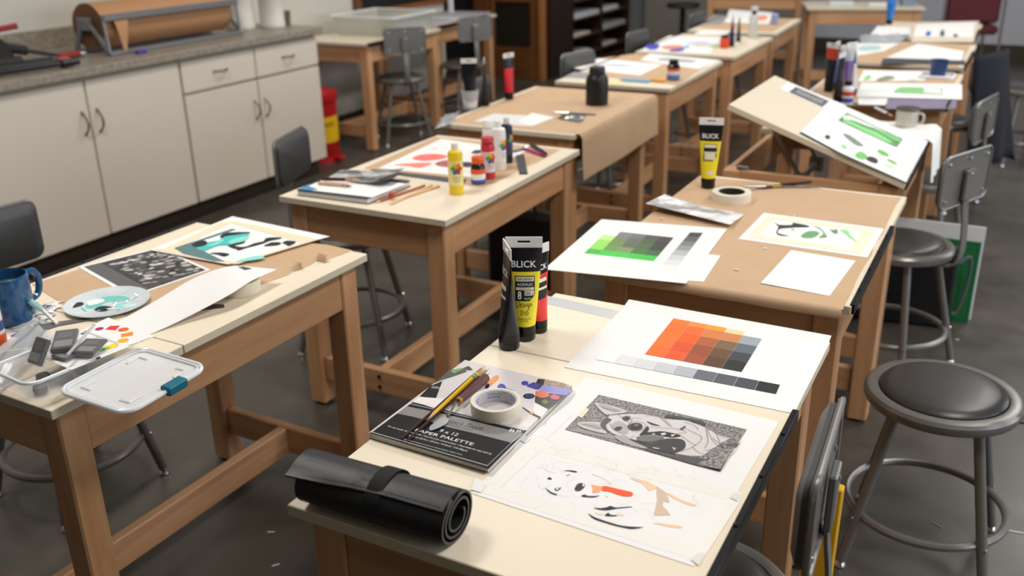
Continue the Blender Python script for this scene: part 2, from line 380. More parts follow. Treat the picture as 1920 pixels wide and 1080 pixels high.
# ------------------------------------------------------------------ base cabinets along the left wall
HND = mat('aged_nickel', (120, 112, 98), 0.35, metal=0.8)
def bow(vertical):
    pts = []
    for k in range(9):
        a = -1 + 2 * k / 8; s = 0.034 * (1 - a * a)
        pts.append((s, 0, a * 0.055) if vertical else (s, a * 0.052, 0))
    return MB().tube(pts, [0.0065, 0.005, 0.0045, 0.005, 0.0055, 0.005, 0.0045, 0.005, 0.0065], 8)
def cab_unit(label, y0, y1, drawers):
    t = thing('base_cabinet', label, 'cabinet', (-3.3, (y0 + y1) / 2, 0.0)); h = (y1 - y0) / 2
    MB().box(-0.3, 0.3, -h, h, 0.1, 0.868).build('body', CABGAP, t, smooth=False)
    MB().box(-0.3, 0.24, -h, h, 0.0, 0.1).build('toe_kick', DARKBASE, t, smooth=False)
    for s in (-1, 1):
        a, b = (-h + 0.006, -0.005) if s < 0 else (0.005, h - 0.006)
        top = 0.672 if drawers else 0.848
        dr = MB().cbox(0.301, 0.321, a, b, 0.105, top, 0.002).build('door', WHITECAB, t)
        hz = 0.515 if drawers else 0.657
        bow(True).build('handle', HND, dr, (0.321, s * 0.042, hz))
        if drawers:
            q = MB().cbox(0.301, 0.321, a, b, 0.69, 0.848, 0.002).build('drawer', WHITECAB, t)
            bow(False).build('handle', HND, q, (0.321, (a + b) / 2, 0.772))
            MB().cbox(0.3, 0.312, a, b, 0.673, 0.689, 0.001).build('rail', CABGAP, t)
    return t
cab_unit('off white base cabinet with two tall doors, under the paper roll cutter', 1.512, 2.678, False)
cab_unit('off white base cabinet with two drawers above two doors, beside the red bin', 2.682, 3.79, True)
o = MB().cbox(-0.394, 0.394, -1.2, 1.2, -0.02, 0.02, 0.004).build('countertop', granite_mat(), None, (-3.344, 2.62, 0.89))
tag(o, 'mottled grey brown laminate countertop over the white cabinets', 'countertop')
MB().cbox(-0.394, -0.376, -1.2, 1.2, 0.02, 0.12, 0.002).build('backsplash', granite_mat(), o)

# ------------------------------------------------------------------ drafting tables
def make_table():
    t = thing('drafting_table', '', 'table'); wx, wy, wz = wood(0), wood(1), wood(2)
    X, Y = 0.305, 0.4635; li, lw = 0.022, 0.06
    fx = MB().cbox(-X, X, 0.1555, Y, -0.02, 0.0, 0.0015)
    fx.m = [0] * len(fx.m)
    def two_tone(mb):
        for i, f in enumerate(mb.f):
            zs = [mb.v[k][2] for k in f]; mb.m[i] = 0 if min(zs) > -0.003 else 1
        return mb
    two_tone(fx).build('fixed_top', [CREAM, EDGE], t, (0, 0, TOP))
    bd = MB().cbox(-2 * X, 0, 0, 0.6165, -0.02, 0.0, 0.0015)
    b = two_tone(bd).build('tilting_board', [CREAM, EDGE], t, (X, -Y, TOP))
    lg = MB().cbox(0.0, 0.007, 0.004, 0.612, -0.02, 0.004, 0.0012).cbox(-0.004, 0.007, 0.004, 0.612, 0.0005, 0.004, 0.0008)
    for k in range(4): lg.lathe([(0.004, 0), (0.004, 0.0025), (0.0, 0.003)], 8, c=(0.0, 0.1 + 0.14 * k, 0.0035))
    lg.build('pencil_ledge', BLACKM, b)
    zt = TOP - 0.02
    for sx in (-1, 1):
        for sy in (-1, 1):
            x0 = sx * (X - li - lw / 2); y0 = sy * (Y - li - lw / 2)
            l = MB().cbox(-lw / 2, lw / 2, -lw / 2, lw / 2, 0.008, zt, 0.004).build('leg', wz, t, (x0, y0, 0))
            MB().lathe([(0.022, 0.0), (0.022, 0.008)], 12).build('glide', BLACKP, l)
    for sx in (-1, 1):
        MB().cbox(-0.011, 0.011, -Y + li + lw, Y - li - lw, zt - 0.112, zt, 0.002).build('side_apron', wy, t, (sx * (X - li - 0.016), 0, 0))
    for sy in (-1, 1):
        MB().cbox(-X + li + lw, X - li - lw, -0.011, 0.011, zt - 0.112, zt, 0.002).build('end_apron', wx, t, (0, sy * (Y - li - 0.016), 0))
        s = MB().cbox(-X + li + lw, X - li - lw, -0.0145, 0.0145, 0.095, 0.178, 0.003).build('end_stretcher', wx, t, (0, sy * (Y - li - lw / 2), 0))
        for z in (0.118, 0.155):
            p = MB().lathe([(0.0065, 0), (0.0065, 0.003), (0.0, 0.0035)], 12)
            p.xform(Matrix.Rotation(math.radians(90 if sy < 0 else -90), 4, 'X')); p.build('bolt_cap', BLACKP, s, (0, sy * 0.0145, z))
    MB().cbox(-0.0145, 0.0145, -Y + li + lw / 2 + 0.0145, Y - li - lw / 2 - 0.0145, 0.095, 0.178, 0.003).build('long_stretcher', wy, t)
    return t
PROTO_T = make_table()
used_t = [False]
def table(label, x0, y0, rot=0.0, left=False, group='drafting tables in rows'):
    """table whose near-left top corner stands at x0, y0; left: the sitter is on the left side"""
    o = PROTO_T if not used_t[0] else copy_tree(PROTO_T); used_t[0] = True
    a = rot; cx = x0 + 0.305 * math.cos(a) - 0.4635 * math.sin(a); cy = y0 + 0.305 * math.sin(a) + 0.4635 * math.cos(a)
    o.location = (cx, cy, 0); o.rotation_euler = (0, 0, a + (math.pi if left else 0)); return tag(o, label, 'table', group)
T1 = table('wooden drafting table nearest the camera, with the dog painting and black brush roll', 0.0, 0.0)
T2 = table('wooden drafting table under brown paper with the green swatch sheet', 0.006, 1.129)
T3 = table('wooden drafting table with its cream board tilted up', -0.012, 2.2)
T4 = table('wooden drafting table with upright paint tubes behind the tilted board', -0.015, 3.5)
T5 = table('wooden drafting table with the dark mounted sheets, second from the back of the right row', -0.03, 4.66)
T6 = table('wooden drafting table with the blue marked sheet, farthest of the right row', -0.065, 5.78)
TL = table('wooden drafting table at left with the blue mug and plastic box', -1.183, 0.048, math.radians(-1.2), True)
TC = table('wooden drafting table with the yellow paint bottle', -1.127, 1.285, 0.0, True)
TD = table('wooden drafting table with brown paper hanging over its side', -1.243, 2.405, math.radians(1.2), True)
TE = table('wooden drafting table with the small orange and black bottle, behind the black jar', -1.235, 3.5, math.radians(1.0), True)
TF = table('wooden drafting table with the orange jar and dark blue tubes', -1.235, 4.62, math.radians(0.5), True)
TG = table('wooden drafting table farthest in the left row, with the clear bottle', -1.27, 5.72, math.radians(2), True)
TB1 = table('wooden drafting table by the wall with the clear plastic tub', -3.63, 4.345)
TB2 = table('wooden drafting table by the wall covered with grey sheets', -3.72, 5.36)
def table_c(label, x, y, rz):
    o = copy_tree(PROTO_T); o.location = (x, y, 0); o.rotation_euler = (0, 0, rz); return tag(o, label, 'table', 'drafting tables in rows')
table_c('wooden drafting table turned sideways at the back, beside the maroon chair', -0.465, 7.92, math.radians(106.5))
table_c('wooden drafting table at the very back left of the sideways one', -1.62, 8.88, math.radians(104))
# the raised board of T3 turns about its hinge along the sitter's edge
for ch in T3.children:
    if ch.name.startswith('tilting_board'):
        ch.rotation_euler = (0, math.radians(19.8), 0); BOARD3 = ch
p = MB().tube([(-0.05, -0.30, TOP - 0.06), (-0.16, -0.30, TOP + 0.11)], 0.008, 8).tube([(-0.05, -0.02, TOP - 0.06), (-0.16, -0.02, TOP + 0.11)], 0.008, 8)
p.cbox(-0.075, -0.025, -0.32, -0.28, TOP - 0.1, TOP - 0.045, 0.004).cbox(-0.075, -0.025, -0.04, 0.0, TOP - 0.1, TOP - 0.045, 0.004).tube([(-0.05, -0.32, TOP - 0.072), (-0.05, 0.02, TOP - 0.072)], 0.011, 10)
p.build('tilt_mechanism', mat('grey_bracket', (150, 148, 140), 0.4, metal=0.5), T3)
MB().cbox(-0.02, 0.02, -0.01, 0.01, 0, 0.012, 0.002).build('catch_plate', CHROME, T3, (-0.22, -0.42, TOP - 0.02))

# ------------------------------------------------------------------ stools
def make_stool():
    t = thing('steel_stool', '', 'stool')
    R = 0.178
    rim = [(0.0, 0.428), (0.13, 0.428), (0.162, 0.424), (R - 0.004, 0.428), (R, 0.438), (R, 0.449), (R - 0.006, 0.457), (R - 0.014, 0.459), (0.148, 0.458), (0.142, 0.452), (0.0, 0.452)]
    MB().lathe(rim, 48).build('seat', STEEL, t)
    cu = [(0.0, 0.452), (0.142, 0.452), (0.1435, 0.459), (0.139, 0.465), (0.12, 0.4715), (0.08, 0.4755), (0.04, 0.4765), (0.0, 0.477)]
    MB().lathe(cu, 48).build('seat_cushion', VINYL, t)
    for k in range(4):
        a = math.radians(45 + 90 * k); c, s = math.cos(a), math.sin(a)
        l = MB().tube([(0.125 * c, 0.125 * s, 0.43), (0.23 * c, 0.23 * s, 0.018)], 0.0125, 12).build('leg', STEEL, t)
        g = MB().lathe([(0.013, 0.0), (0.015, 0.004), (0.012, 0.012), (0.007, 0.016), (0.007, 0.03)], 12, c=(0.231 * c, 0.231 * s, 0)).build('glide', CHROME, l)
        MB().lathe([(0.0045, 0), (0.0045, 0.004)], 8).xform(Matrix.Translation((0.201 * c, 0.201 * s, 0.14)) @ Matrix.Rotation(a, 4, 'Z') @ Matrix.Rotation(math.radians(90), 4, 'Y') @ Matrix.Translation((0, 0, 0.01))).build('rivet', CHROME, l)
    MB().tube([(0.187 * math.cos(2 * math.pi * k / 48), 0.187 * math.sin(2 * math.pi * k / 48), 0.14) for k in range(48)], 0.0105, 10, closed=True).build('foot_ring', STEEL, t)
    return t
def make_back(t):
    path = [(0.1, 0.421), (0.17, 0.419), (0.198, 0.428), (0.214, 0.455), (0.218, 0.5), (0.212, 0.58), (0.203, 0.65), (0.203, 0.74)]
    path = smooth_line(path, 3); mb = MB(); n = len(path); vs = []
    for i in range(n):
        a = path[max(i - 1, 0)]; b = path[min(i + 1, n - 1)]; dx, dz = b[0] - a[0], b[1] - a[1]; l = math.hypot(dx, dz); nx, nz = dz / l * 0.003, -dx / l * 0.003
        for y, s in ((-0.017, 1), (0.017, 1), (0.017, -1), (-0.017, -1)): vs.append((path[i][0] + nx * s, y, path[i][1] + nz * s))
    fs = [(i * 4 + k, i * 4 + (k + 1) % 4, i * 4 + 4 + (k + 1) % 4, i * 4 + 4 + k) for i in range(n - 1) for k in range(4)] + [(3, 2, 1, 0), tuple((n - 1) * 4 + k for k in range(4))]
    mb.add(vs, fs).build('back_post', STEEL, t)
    W, H, zc = 0.29, 0.17, 0.725
    def slab(w, h, x0, x1, bulge):
        o2 = rrect(w, h, 0.028, 6); n = len(o2); vs = []
        for x, sc in ((x0, 1.0), (x1, 1.0)):
            for y, z in o2: vs.append((x - 0.35 * y * y, y * sc, zc + z))
        vs2 = [((x1 + bulge) - 0.35 * (y * 0.86) ** 2, y * 0.86, zc + z * 0.8) for y, z in o2]
        mb = MB(); mb.add(vs, [tuple(range(n))] + [(i, (i + 1) % n, n + (i + 1) % n, n + i)[::-1] for i in range(n)])
        k = len(mb.v); mb.v += vs2
        for i in range(n): mb.f.append((n + i, k + i, k + (i + 1) % n, n + (i + 1) % n)); mb.m.append(0)
        mb.f.append(tuple(k + i for i in range(n))[::-1]); mb.m.append(0)
        bmx = mb; return bmx
    pl = slab(W, H, 0.2, 0.193, 0.0).build('back_plate', STEEL, t)
    # folded steel lip round the plate
    lip = [(0.2005 - 0.35 * y * y, y, zc + z) for y, z in rrect(W, H, 0.028, 6)]
    MB().tube(lip, 0.0045, 8, closed=True).build('lip', STEEL, pl)
    slab(W - 0.012, H - 0.012, 0.192, 0.182, -0.012).build('back_cushion', mat('back_vinyl', (74, 74, 73), 0.42, bump=0.1, bscale=420), t)
    MB().cbox(0.199, 0.212, -0.028, 0.028, 0.655, 0.755, 0.003).build('bracket', STEEL, pl)
    for y, z in ((-0.115, 0.785), (0.115, 0.785), (-0.115, 0.665), (0.115, 0.665), (0.0, 0.74), (0.0, 0.79)):
        MB().lathe([(0.0055, 0), (0.0055, 0.003), (0.0, 0.0045)], 10).xform(Matrix.Translation((0.2 - 0.35 * y * y + (0.011 if (y == 0 and z < 0.77) else 0), y, z)) @ Matrix.Rotation(math.radians(90), 4, 'Y')).build('bolt', CHROME, pl)
    return t
PROTO_S = make_back(make_stool()); used_s = [False]
def stool(label, x, y, deg):
    o = PROTO_S if not used_s[0] else copy_tree(PROTO_S); used_s[0] = True
    o.location = (x, y, 0); o.rotation_euler = (0, 0, math.radians(deg)); return tag(o, label, 'stool', 'grey steel stools with backrests')
stool('grey steel stool with black cushion standing alone at right, whole seat in view', 0.815, 1.38, 0)
stool('steel stool half under the nearest table, backrest seen edge-on', 0.506, 0.415, 3)
stool('steel stool beside the brown paper table, backrest plate seen from behind with bolts', 0.577, 2.475, -24)
stool('steel stool at the tilted board table, in front of the dark hanging jacket', 0.565, 3.42, -12)
JST = stool('steel stool carrying the dark jacket at the right row', 0.52, 4.66, -25)
stool('steel stool at the far right edge, behind the dark jacket', 0.885, 5.85, 30)
stool('steel stool left of the blue mug table, dark backrest at the left edge', -1.395, 0.61, 176)
stool('steel stool left of the yellow bottle table, grey backrest in front of the white cabinets', -1.272, 1.79, 198)
stool('steel stool left of the table with the hanging brown paper', -1.215, 3.02, 185)
stool('steel stool left of the table with the orange and black bottle', -1.14, 3.94, 166)
stool('steel stool left of the table with the orange jar, in front of the dark shelf', -1.17, 4.96, 174)
stool('steel stool left of the farthest table in the left row', -1.15, 6.15, 176)
stool('steel stool at the wall table with the plastic tub', -3.06, 4.77, -42)
stool('steel stool at the wall table with grey sheets', -2.97, 5.5, -30)

# ------------------------------------------------------------------ paint tubes
def tube_a(v): return 0.0217 + (0.0368 - 0.0217) * max(0.0, min(1.0, (v - 0.034) / 0.163))
def tube_b(v): return 0.0217 + (0.0022 - 0.0217) * max(0.0, min(1.0, (v - 0.034) / 0.163)) ** 0.9
def tube_surf(u, v, e=0.0004):
    u *= 0.88; a, b = tube_a(v), tube_b(v); q = max(0.0, 1 - (u / a) ** 2); return (u, -b * math.sqrt(q) - e, v)
def loft(z0, z1, n=8, seg=28):
    mb = MB(); vs = []; fs = []
    for i in range(n + 1):
        z = lerp(z0, z1, i / n); a, b = tube_a(z), tube_b(z)
        for k in range(seg): vs.append((a * math.cos(2 * math.pi * k / seg), b * math.sin(2 * math.pi * k / seg), z))
    for i in range(n):
        for k in range(seg): fs.append((i * seg + k, i * seg + (k + 1) % seg, (i + 1) * seg + (k + 1) % seg, (i + 1) * seg + k))
    fs += [tuple(range(seg - 1, -1, -1)), tuple(n * seg + k for k in range(seg))]
    return mb.add(vs, fs)
GREYSEAL = mat('sealed_foil_end', (224, 222, 219), 0.45)
def surf_rect(parent, u0, u1, v0, v1, m, name, e=0.0004, cut=0.0):
    """a label panel that follows the curved tube; cut clips its lower right corner"""
    def fn(s, t):
        v = lerp(v0, v1, t); r = u1 - (cut * (1 - (v - v0) / cut) if cut and v < v0 + cut else 0); return tube_surf(lerp(u0, r, s), v, e)
    return MB().grid(fn, 10, 14).build(name, m, parent)
def st_text(parent, s, u0, u1, v, m, h=None, bold=0.0, e=0.0011, name='lettering', shear=0.0):
    return lettering(parent, s, lambda u, w: tube_surf(u0 + u, v + w, e), u1 - u0, m, h, bold, shear, name)
def paint_tube(label, xy, deg, color, scale=1.0, body_name='body', detail=1, z=0.0, group=None, band=(20, 20, 22)):
    t = thing('paint_tube', label, 'paint tube', (xy[0], xy[1], TOP + z), math.radians(deg), group); t.scale = (scale,) * 3
    MB().lathe([(0.0, 0), (0.0195, 0), (0.021, 0.003), (0.0215, 0.016), (0.0207, 0.0165), (0.0207, 0.0185), (0.0217, 0.019), (0.0218, 0.034)], 28).build('cap', BLACKP, t)
    body = loft(0.034, 0.148).build('body', mat('tube_%d_%d_%d' % tuple(color), color, 0.25), t)
    up = loft(0.148, 0.197, 5).build('upper_band', mat('tube_%d_%d_%d' % tuple(band), band, 0.22), t)
    c = MB(); z0, z1 = 0.197, 0.219; w = 0.0368; hz0, hz1, hw = 0.2065, 0.2115, 0.0125
    for a in ((-w, -hw, z0, z1), (hw, w, z0, z1), (-hw, hw, z0, hz0), (-hw, hw, hz1, z1)): c.box(a[0], a[1], -0.0012, 0.0012, a[2], a[3])
    c.build('crimped_end', GREYSEAL, t, smooth=False)
    if detail:
        lettering(up, 'BLICK', lambda u, v: tube_surf(-0.0285 + u, 0.1575 + v, 0.0005), 0.056, WHITEINK, 0.0135, 0.012)
        surf_rect(body, -0.021, 0.024, 0.088, 0.14, INK, 'label_panel', 0.0004, 0.012)
        pale = mat('label_cream', (226, 218, 190), 0.5)
        surf_rect(body, -0.019, 0.0222, 0.1288, 0.1382, pale, 'label_stripe', 0.0008)
        surf_rect(body, -0.019, 0.0222, 0.1108, 0.1165, pale, 'label_stripe', 0.0008)
    if detail > 1:
        st_text(body, 'STUDIO', -0.0155, 0.0185, 0.1312, INK, 0.0045, 0.01)
        st_text(body, 'ACRYLIC', -0.0165, 0.0195, 0.1198, WHITEINK, 0.0053, 0.01, 0.0008)
        st_text(body, 'DICKBLICK.COM', -0.011, 0.0145, 0.1126, INK, 0.002)
        surf_rect(body, 0.0005, 0.0222, 0.0995, 0.1095, pale, 'label_stripe', 0.0008)
        st_text(body, '8', -0.0155, -0.0065, 0.092, WHITEINK, 0.0165, 0.02, 0.0008)
        st_text(body, '250', 0.002, 0.014, 0.1014, INK, 0.0062, 0.008); st_text(body, 'mL', 0.0155, 0.021, 0.1014, INK, 0.003)
        st_text(body, 'FL/OZ', 0.0005, 0.015, 0.0915, WHITEINK, 0.0034, 0.01, 0.0008)
        st_text(body, 'CADMIUM YELLOW', -0.015, 0.0145, 0.05, INK, 0.0024, 0.01)
        st_text(body, 'LIGHT HUE', -0.0095, 0.0085, 0.0455, INK, 0.0024, 0.01)
    return t, body, up
tY, bodyY, upY = paint_tube('yellow acrylic paint tube reading Design 210, between the black and red tubes', (0.0506,0.6782), 25, (240, 222, 48), detail=2)
# the felt-pen writing on the yellow tube
hand = [[(-18, 76), (-18.5, 84), (-17.5, 67)], [(-20, 84), (-13, 82), (-11, 76), (-14, 69), (-20, 67)], [(-9, 73), (-5.5, 74), (-6, 77), (-8.5, 76), (-9, 72), (-6.5, 69.5), (-4, 71)],
        [(0.5, 77), (-2, 76.5), (-1.5, 74), (0.5, 72), (-0.5, 69.5), (-3, 70)], [(3, 76), (3.2, 70)], [(3.2, 79), (3.4, 78.4)], [(10, 76.5), (7, 76.5), (6.2, 73), (8, 70.5), (10, 73), (10.3, 66), (8.5, 63.5), (6.5, 65)],
        [(12, 76.5), (12.3, 70.5), (12.3, 74), (14.5, 76.5), (16.3, 75), (16.5, 70)],
        [(-9, 60), (-7, 62), (-4.5, 61), (-5, 58), (-8.5, 53.5), (-3.5, 54)], [(-0.2, 61), (0, 53.5)], [(5.5, 61), (3.2, 58), (4, 54), (7, 53.2), (8.5, 57), (7, 60.5), (5.5, 61)]]
mbh = MB()
for s in hand:
    P = smooth_line([(a / 1000, b / 1000) for a, b in s], 4) if len(s) > 2 else [(a / 1000, b / 1000) for a, b in s]
    k = len(mbh.v); ribbon_mesh(mbh, P, 0.0011, 0.0); mbh.v[k:] = [tube_surf(p[0], p[1] + 0.0062, 0.0006) for p in mbh.v[k:]]
mbh.build('handwriting', INK, bodyY, smooth=False)
tB, bodyB, upB = paint_tube('black acrylic paint tube seen from its side, front of the three tubes', (0.0414,0.6258), -50, (34, 36, 42), detail=1)
tR, bodyR, upR = paint_tube('red acrylic paint tube half hidden behind the yellow one', (0.0587,0.7232), 72, (226, 62, 52), 0.86, detail=1)
t2, b2_, u2_ = paint_tube('yellow acrylic paint tube standing on the brown paper behind the masking tape', (0.053,1.9126), 14, (238, 218, 40), detail=1)
surf_rect(b2_, -0.017, 0.02, 0.092, 0.1105, mat('label_cream', (226, 218, 190)), 'label_panel', 0.0009)
surf_rect(b2_, -0.006, 0.016, 0.047, 0.058, mat('label_cream', (226, 218, 190)), 'barcode_panel', 0.0006)

# ------------------------------------------------------------------ nearest table: paper palette pad and what lies on it
PADZ = 0.0115
pad = thing('paper_palette_pad', 'paper palette pad with black and lilac cover under the brushes and tape roll', 'pad', (-0.0014, 0.2104, TOP), -0.0145)
PW, PH = 0.2294, 0.306
mb = MB()
for k in range(6): mb.box(0.0004 * (k % 2), PW - 0.0004 * (k % 3), 0.0003 * (k % 2), PH - 0.0005 * (k % 2), 0.0012 + k * 0.0016, 0.0012 + k * 0.0016 + 0.0015)
mb.build('page_block', mat('page_edges', (214, 212, 210), 0.7), pad, smooth=False)
MB().box(-0.0005, PW + 0.0005, -0.0005, PH + 0.0005, 0.0, 0.0012).build('back_cover', mat('pad_board', (120, 104, 84), 0.7), pad, smooth=False)
cov = MB().box(-0.0005, PW + 0.0005, -0.0005, PH + 0.0005, 0.0107, 0.0115).build('front_cover', mat('cover_lilac', (209, 202, 203), 0.3), pad, smooth=False)
cz = TOP + PADZ
def lp(pts):   # pad-local list -> world
    c, s = math.cos(pad.rotation_euler.z), math.sin(pad.rotation_euler.z); return [(pad.location.x + a * c - b * s, pad.location.y + a * s + b * c) for a, b in pts]
COVB = mat('cover_black', (20, 20, 21), 0.5, spec=0.2)
def cp(pts, m, name='printed_area', smooth=0, lift=0.0): 
    o = patch(pad, pts, cz + lift, m, name, smooth); o.parent = cov; return o
def ct(s, A, B, m, height=None, bold=0.0, shear=0.0, lift=0.0006):
    o = flat_text(pad, s, A, B, cz + lift, m, height, bold, shear); o.parent = cov; return o
cp([(0.0002,0.2093),(0.2322,0.2011),(0.2317,0.3318),(0.0058,0.3309)], COVB, 'black_panel')
cp([(0.0051,0.354),(0.0372,0.3564),(0.0103,0.4226),(0.0004,0.3953)], COVB, 'black_panel')
cp([(0.0039,0.3337),(0.0062,0.3522),(0.05,0.3664),(0.0525,0.3285)], mat('print_white', (232, 228, 226), 0.35), 'printed_area')
cp([(0.004,0.2838),(0.0046,0.3128),(0.0619,0.3173),(0.1201,0.3195),(0.1645,0.3198),(0.2334,0.3203),(0.2283,0.2857),(0.1622,0.2854),(0.0973,0.2827),(0.0627,0.287),(0.0305,0.2865)], mat('cover_grey', (128, 126, 124), 0.4), 'torn_grey_band', lift=0.0003)
fr = [[(0.0021,0.2131),(0.2259,0.2088),(0.2283,0.3301),(0.0047,0.3234),(0.0021,0.2131)], [(0.0058,0.3309),(0.2279,0.3391)]]
o = lines(pad, fr, 0.0011, cz + 0.0005, WHITEINK, 'border_line', 0); o.parent = cov
ct('PAPER PALETTE', [(0.0643,0.2477)][0], [(0.1746,0.2499)][0], WHITEINK, 0.0083, 0.004)
ct('9 x 12', [(0.102,0.2637)][0], [(0.1368,0.264)][0], WHITEINK, 0.009, 0.002)
ct("Artist's Touch", [(0.0879,0.2942)][0], [(0.1638,0.2977)][0], INK, 0.013, 0.0, 0.5)
ct('FINE ART STUDIO', [(0.1014,0.2889)][0], [(0.152,0.2898)][0], INK, 0.0035)
ct('$6.99', [(0.2058,0.3166)][0], [(0.2264,0.3193)][0], WHITEINK, 0.0085, 0.02)
ct('For oil, acrylic, & mixed media \u2022 Smooth poly-coated surface \u2022 Disposable for easy cleanup', [(0.0159,0.2395)][0], [(0.2154,0.2396)][0], WHITEINK, 0.0042)
ct('9in x 12in (22.9cm x 30.5cm) \u2022 40 Sheets \u2022 21lb (80gsm)', [(0.0638,0.2298)][0], [(0.176,0.2304)][0], WHITEINK, 0.0042)
ct('Acid-free art material. Conforms to safety standards. Made in China', [(0.0635,0.2167)][0], [(0.1742,0.2174)][0], WHITEINK, 0.0026)
ct('ACRYLIC', [(0.0066,0.3894)][0], [(0.0262,0.3931)][0], WHITEINK, 0.008)
g_ = lambda *c: col(c, 0.35)
cp([(0.0016,0.4069),(-0.0015,0.466),(0.0208,0.4874),(0.0322,0.4744),(0.0197,0.4475),(0.0072,0.4236)], g_(46, 60, 44), 'printed_tube')
cp([(0.0017,0.4649),(0.013,0.4836),(0.0193,0.4813),(0.0136,0.4576)], g_(104, 150, 92), 'printed_tube')
cp([(0.0006,0.4144),(0.0011,0.4334),(0.0134,0.4497),(0.0086,0.4253)], g_(168, 196, 160), 'printed_tube')
cp([(0.0178,0.4859),(0.0222,0.4977),(0.0388,0.4865),(0.0317,0.4794)], g_(24, 24, 26), 'printed_cap')
cp([(0.0889,0.4457),(0.0866,0.4799),(0.092,0.4877),(0.0996,0.476),(0.1002,0.4512),(0.0982,0.4378),(0.0952,0.4325)], g_(222, 142, 38), 'printed_paint', 2)
cp([(0.0913,0.4394),(0.0925,0.4499),(0.0988,0.443),(0.0986,0.4307)], g_(40, 36, 110), 'printed_paint', 2)
cp([(0.1173,0.4373),(0.1107,0.4538),(0.1147,0.4616),(0.1249,0.4557),(0.131,0.4489),(0.1443,0.448),(0.1512,0.4393),(0.14,0.4387),(0.1286,0.4404),(0.126,0.4343)], g_(58, 62, 170), 'printed_paint', 2)
cp([(0.1454,0.478),(0.1446,0.4877),(0.1545,0.489),(0.1584,0.4769),(0.1522,0.4729)], g_(62, 66, 172), 'printed_paint', 2)
cp([(0.1574,0.4764),(0.1636,0.4919),(0.1788,0.4893),(0.1803,0.4679),(0.1614,0.471)], g_(66, 64, 150), 'printed_tube')
cp([(0.1794,0.4675),(0.1797,0.4922),(0.2004,0.4923),(0.2384,0.4986),(0.2392,0.4726),(0.2206,0.4692),(0.1989,0.4673)], g_(138, 134, 206), 'printed_tube')
cp([(0.165,0.5077),(0.1774,0.5111),(0.1844,0.492),(0.184,0.4697),(0.1726,0.474)], g_(26, 26, 34), 'printed_area')
cp([(0.1774,0.5111),(0.2133,0.5135),(0.2357,0.5046),(0.2375,0.4957),(0.2004,0.4923),(0.1854,0.49)], mat('floral_print', (196, 178, 158), 0.4, noise=((104, 70, 52), 160.0)), 'printed_area')
cp([(0.1832,0.4621),(0.2396,0.4718),(0.2327,0.4118),(0.1995,0.4252)], g_(44, 46, 40), 'printed_area')
cp([(0.1861,0.4563),(0.1896,0.4676),(0.2041,0.466),(0.2128,0.4574),(0.2074,0.4453),(0.1946,0.4438)], g_(214, 112, 86), 'printed_flower', 2, 0.0004)
cp([(0.2146,0.4559),(0.2182,0.4648),(0.231,0.4615),(0.2328,0.4507),(0.222,0.4477)], g_(206, 92, 108), 'printed_flower', 2, 0.0004)
cp([(0.2094,0.4323),(0.212,0.4406),(0.2211,0.4357),(0.2193,0.4257)], g_(110, 124, 60), 'printed_leaf', 2, 0.0004)
cp([(0.1995,0.4229),(0.2318,0.4114),(0.2352,0.3757),(0.2195,0.3811)], g_(232, 228, 226), 'printed_area')
for rr, c in ((1.0, (26, 26, 34)), (0.6, (60, 64, 160)), (0.3, (30, 30, 60))):
    cx0, cy0 = [(0.1806,0.4403)][0]
    cp([(cx0 + 0.0105 * rr * math.cos(a * math.pi / 8), cy0 + 0.0105 * rr * math.sin(a * math.pi / 8)) for a in range(16)], g_(*c), 'printed_cap', 0, 0.0007 * (1 - rr))
cp([(0.1887,0.398),(0.19,0.4),(0.2107,0.3899),(0.2327,0.3831),(0.2352,0.3757),(0.2116,0.3838)], g_(40, 34, 28), 'printed_brush')
cp([(0.2084,0.3866),(0.2115,0.3926),(0.2177,0.389),(0.2155,0.3826)], g_(196, 160, 80), 'printed_ferrule', 0, 0.0004)
cp([(0.1309,0.3555),(0.1356,0.3631),(0.1453,0.358),(0.1411,0.3494)], g_(40, 42, 48), 'printed_paint', 2)

# masking tape roll with printed core
def tape_roll(label, xy, z, R, r, h, printed=True, rz=0.0):
    t = thing('tape_roll', label, 'tape', (xy[0], xy[1], TOP + z), rz)
    MB().lathe([(r + 0.0025, 0), (R, 0), (R + 0.0003, h * 0.5), (R, h), (r + 0.0025, h), (r + 0.0025, 0)], 56, cap=False).build('tape', mat('cream_tape', (231, 224, 206), 0.6, noise=((224, 215, 194), 30.0)), t)
    core = MB().lathe([(r, 0.0005), (r + 0.0024, 0.0005), (r + 0.0024, h - 0.0008), (r, h - 0.0008), (r, 0.0005)], 56, cap=False).build('core', mat('core_card' if printed else 'core_black', (206, 205, 208) if printed else (40, 38, 36), 0.6), t)
    if printed:
        blue = mat('blue_print', (70, 120, 190), 0.6)
        for k in range(5):
            a0 = k * 2 * math.pi / 5
            for zz, s_, w_ in ((0.62, 'Drafting Art', 0.026), (0.34, 'DRAFTING TAPE', 0.022)):
                lettering(core, s_, lambda u, v: ((r - 0.0003) * math.cos(a0 - u / r), (r - 0.0003) * math.sin(a0 - u / r), h * zz + v), w_, blue, 0.0036)
    return t
tape_roll('white masking tape roll standing on the palette pad', [(0.1543,0.3669)][0], PADZ, 0.0435, 0.035, 0.0225)
tape_roll('cream masking tape roll with black core on the brown paper', (0.1556,1.8125), 0.0008, 0.057, 0.0365, 0.026, False)
tape_roll('cream tape roll lying under the curled white paper strip', (-0.6673,0.6237), 0.0008, 0.045, 0.036, 0.03, False)

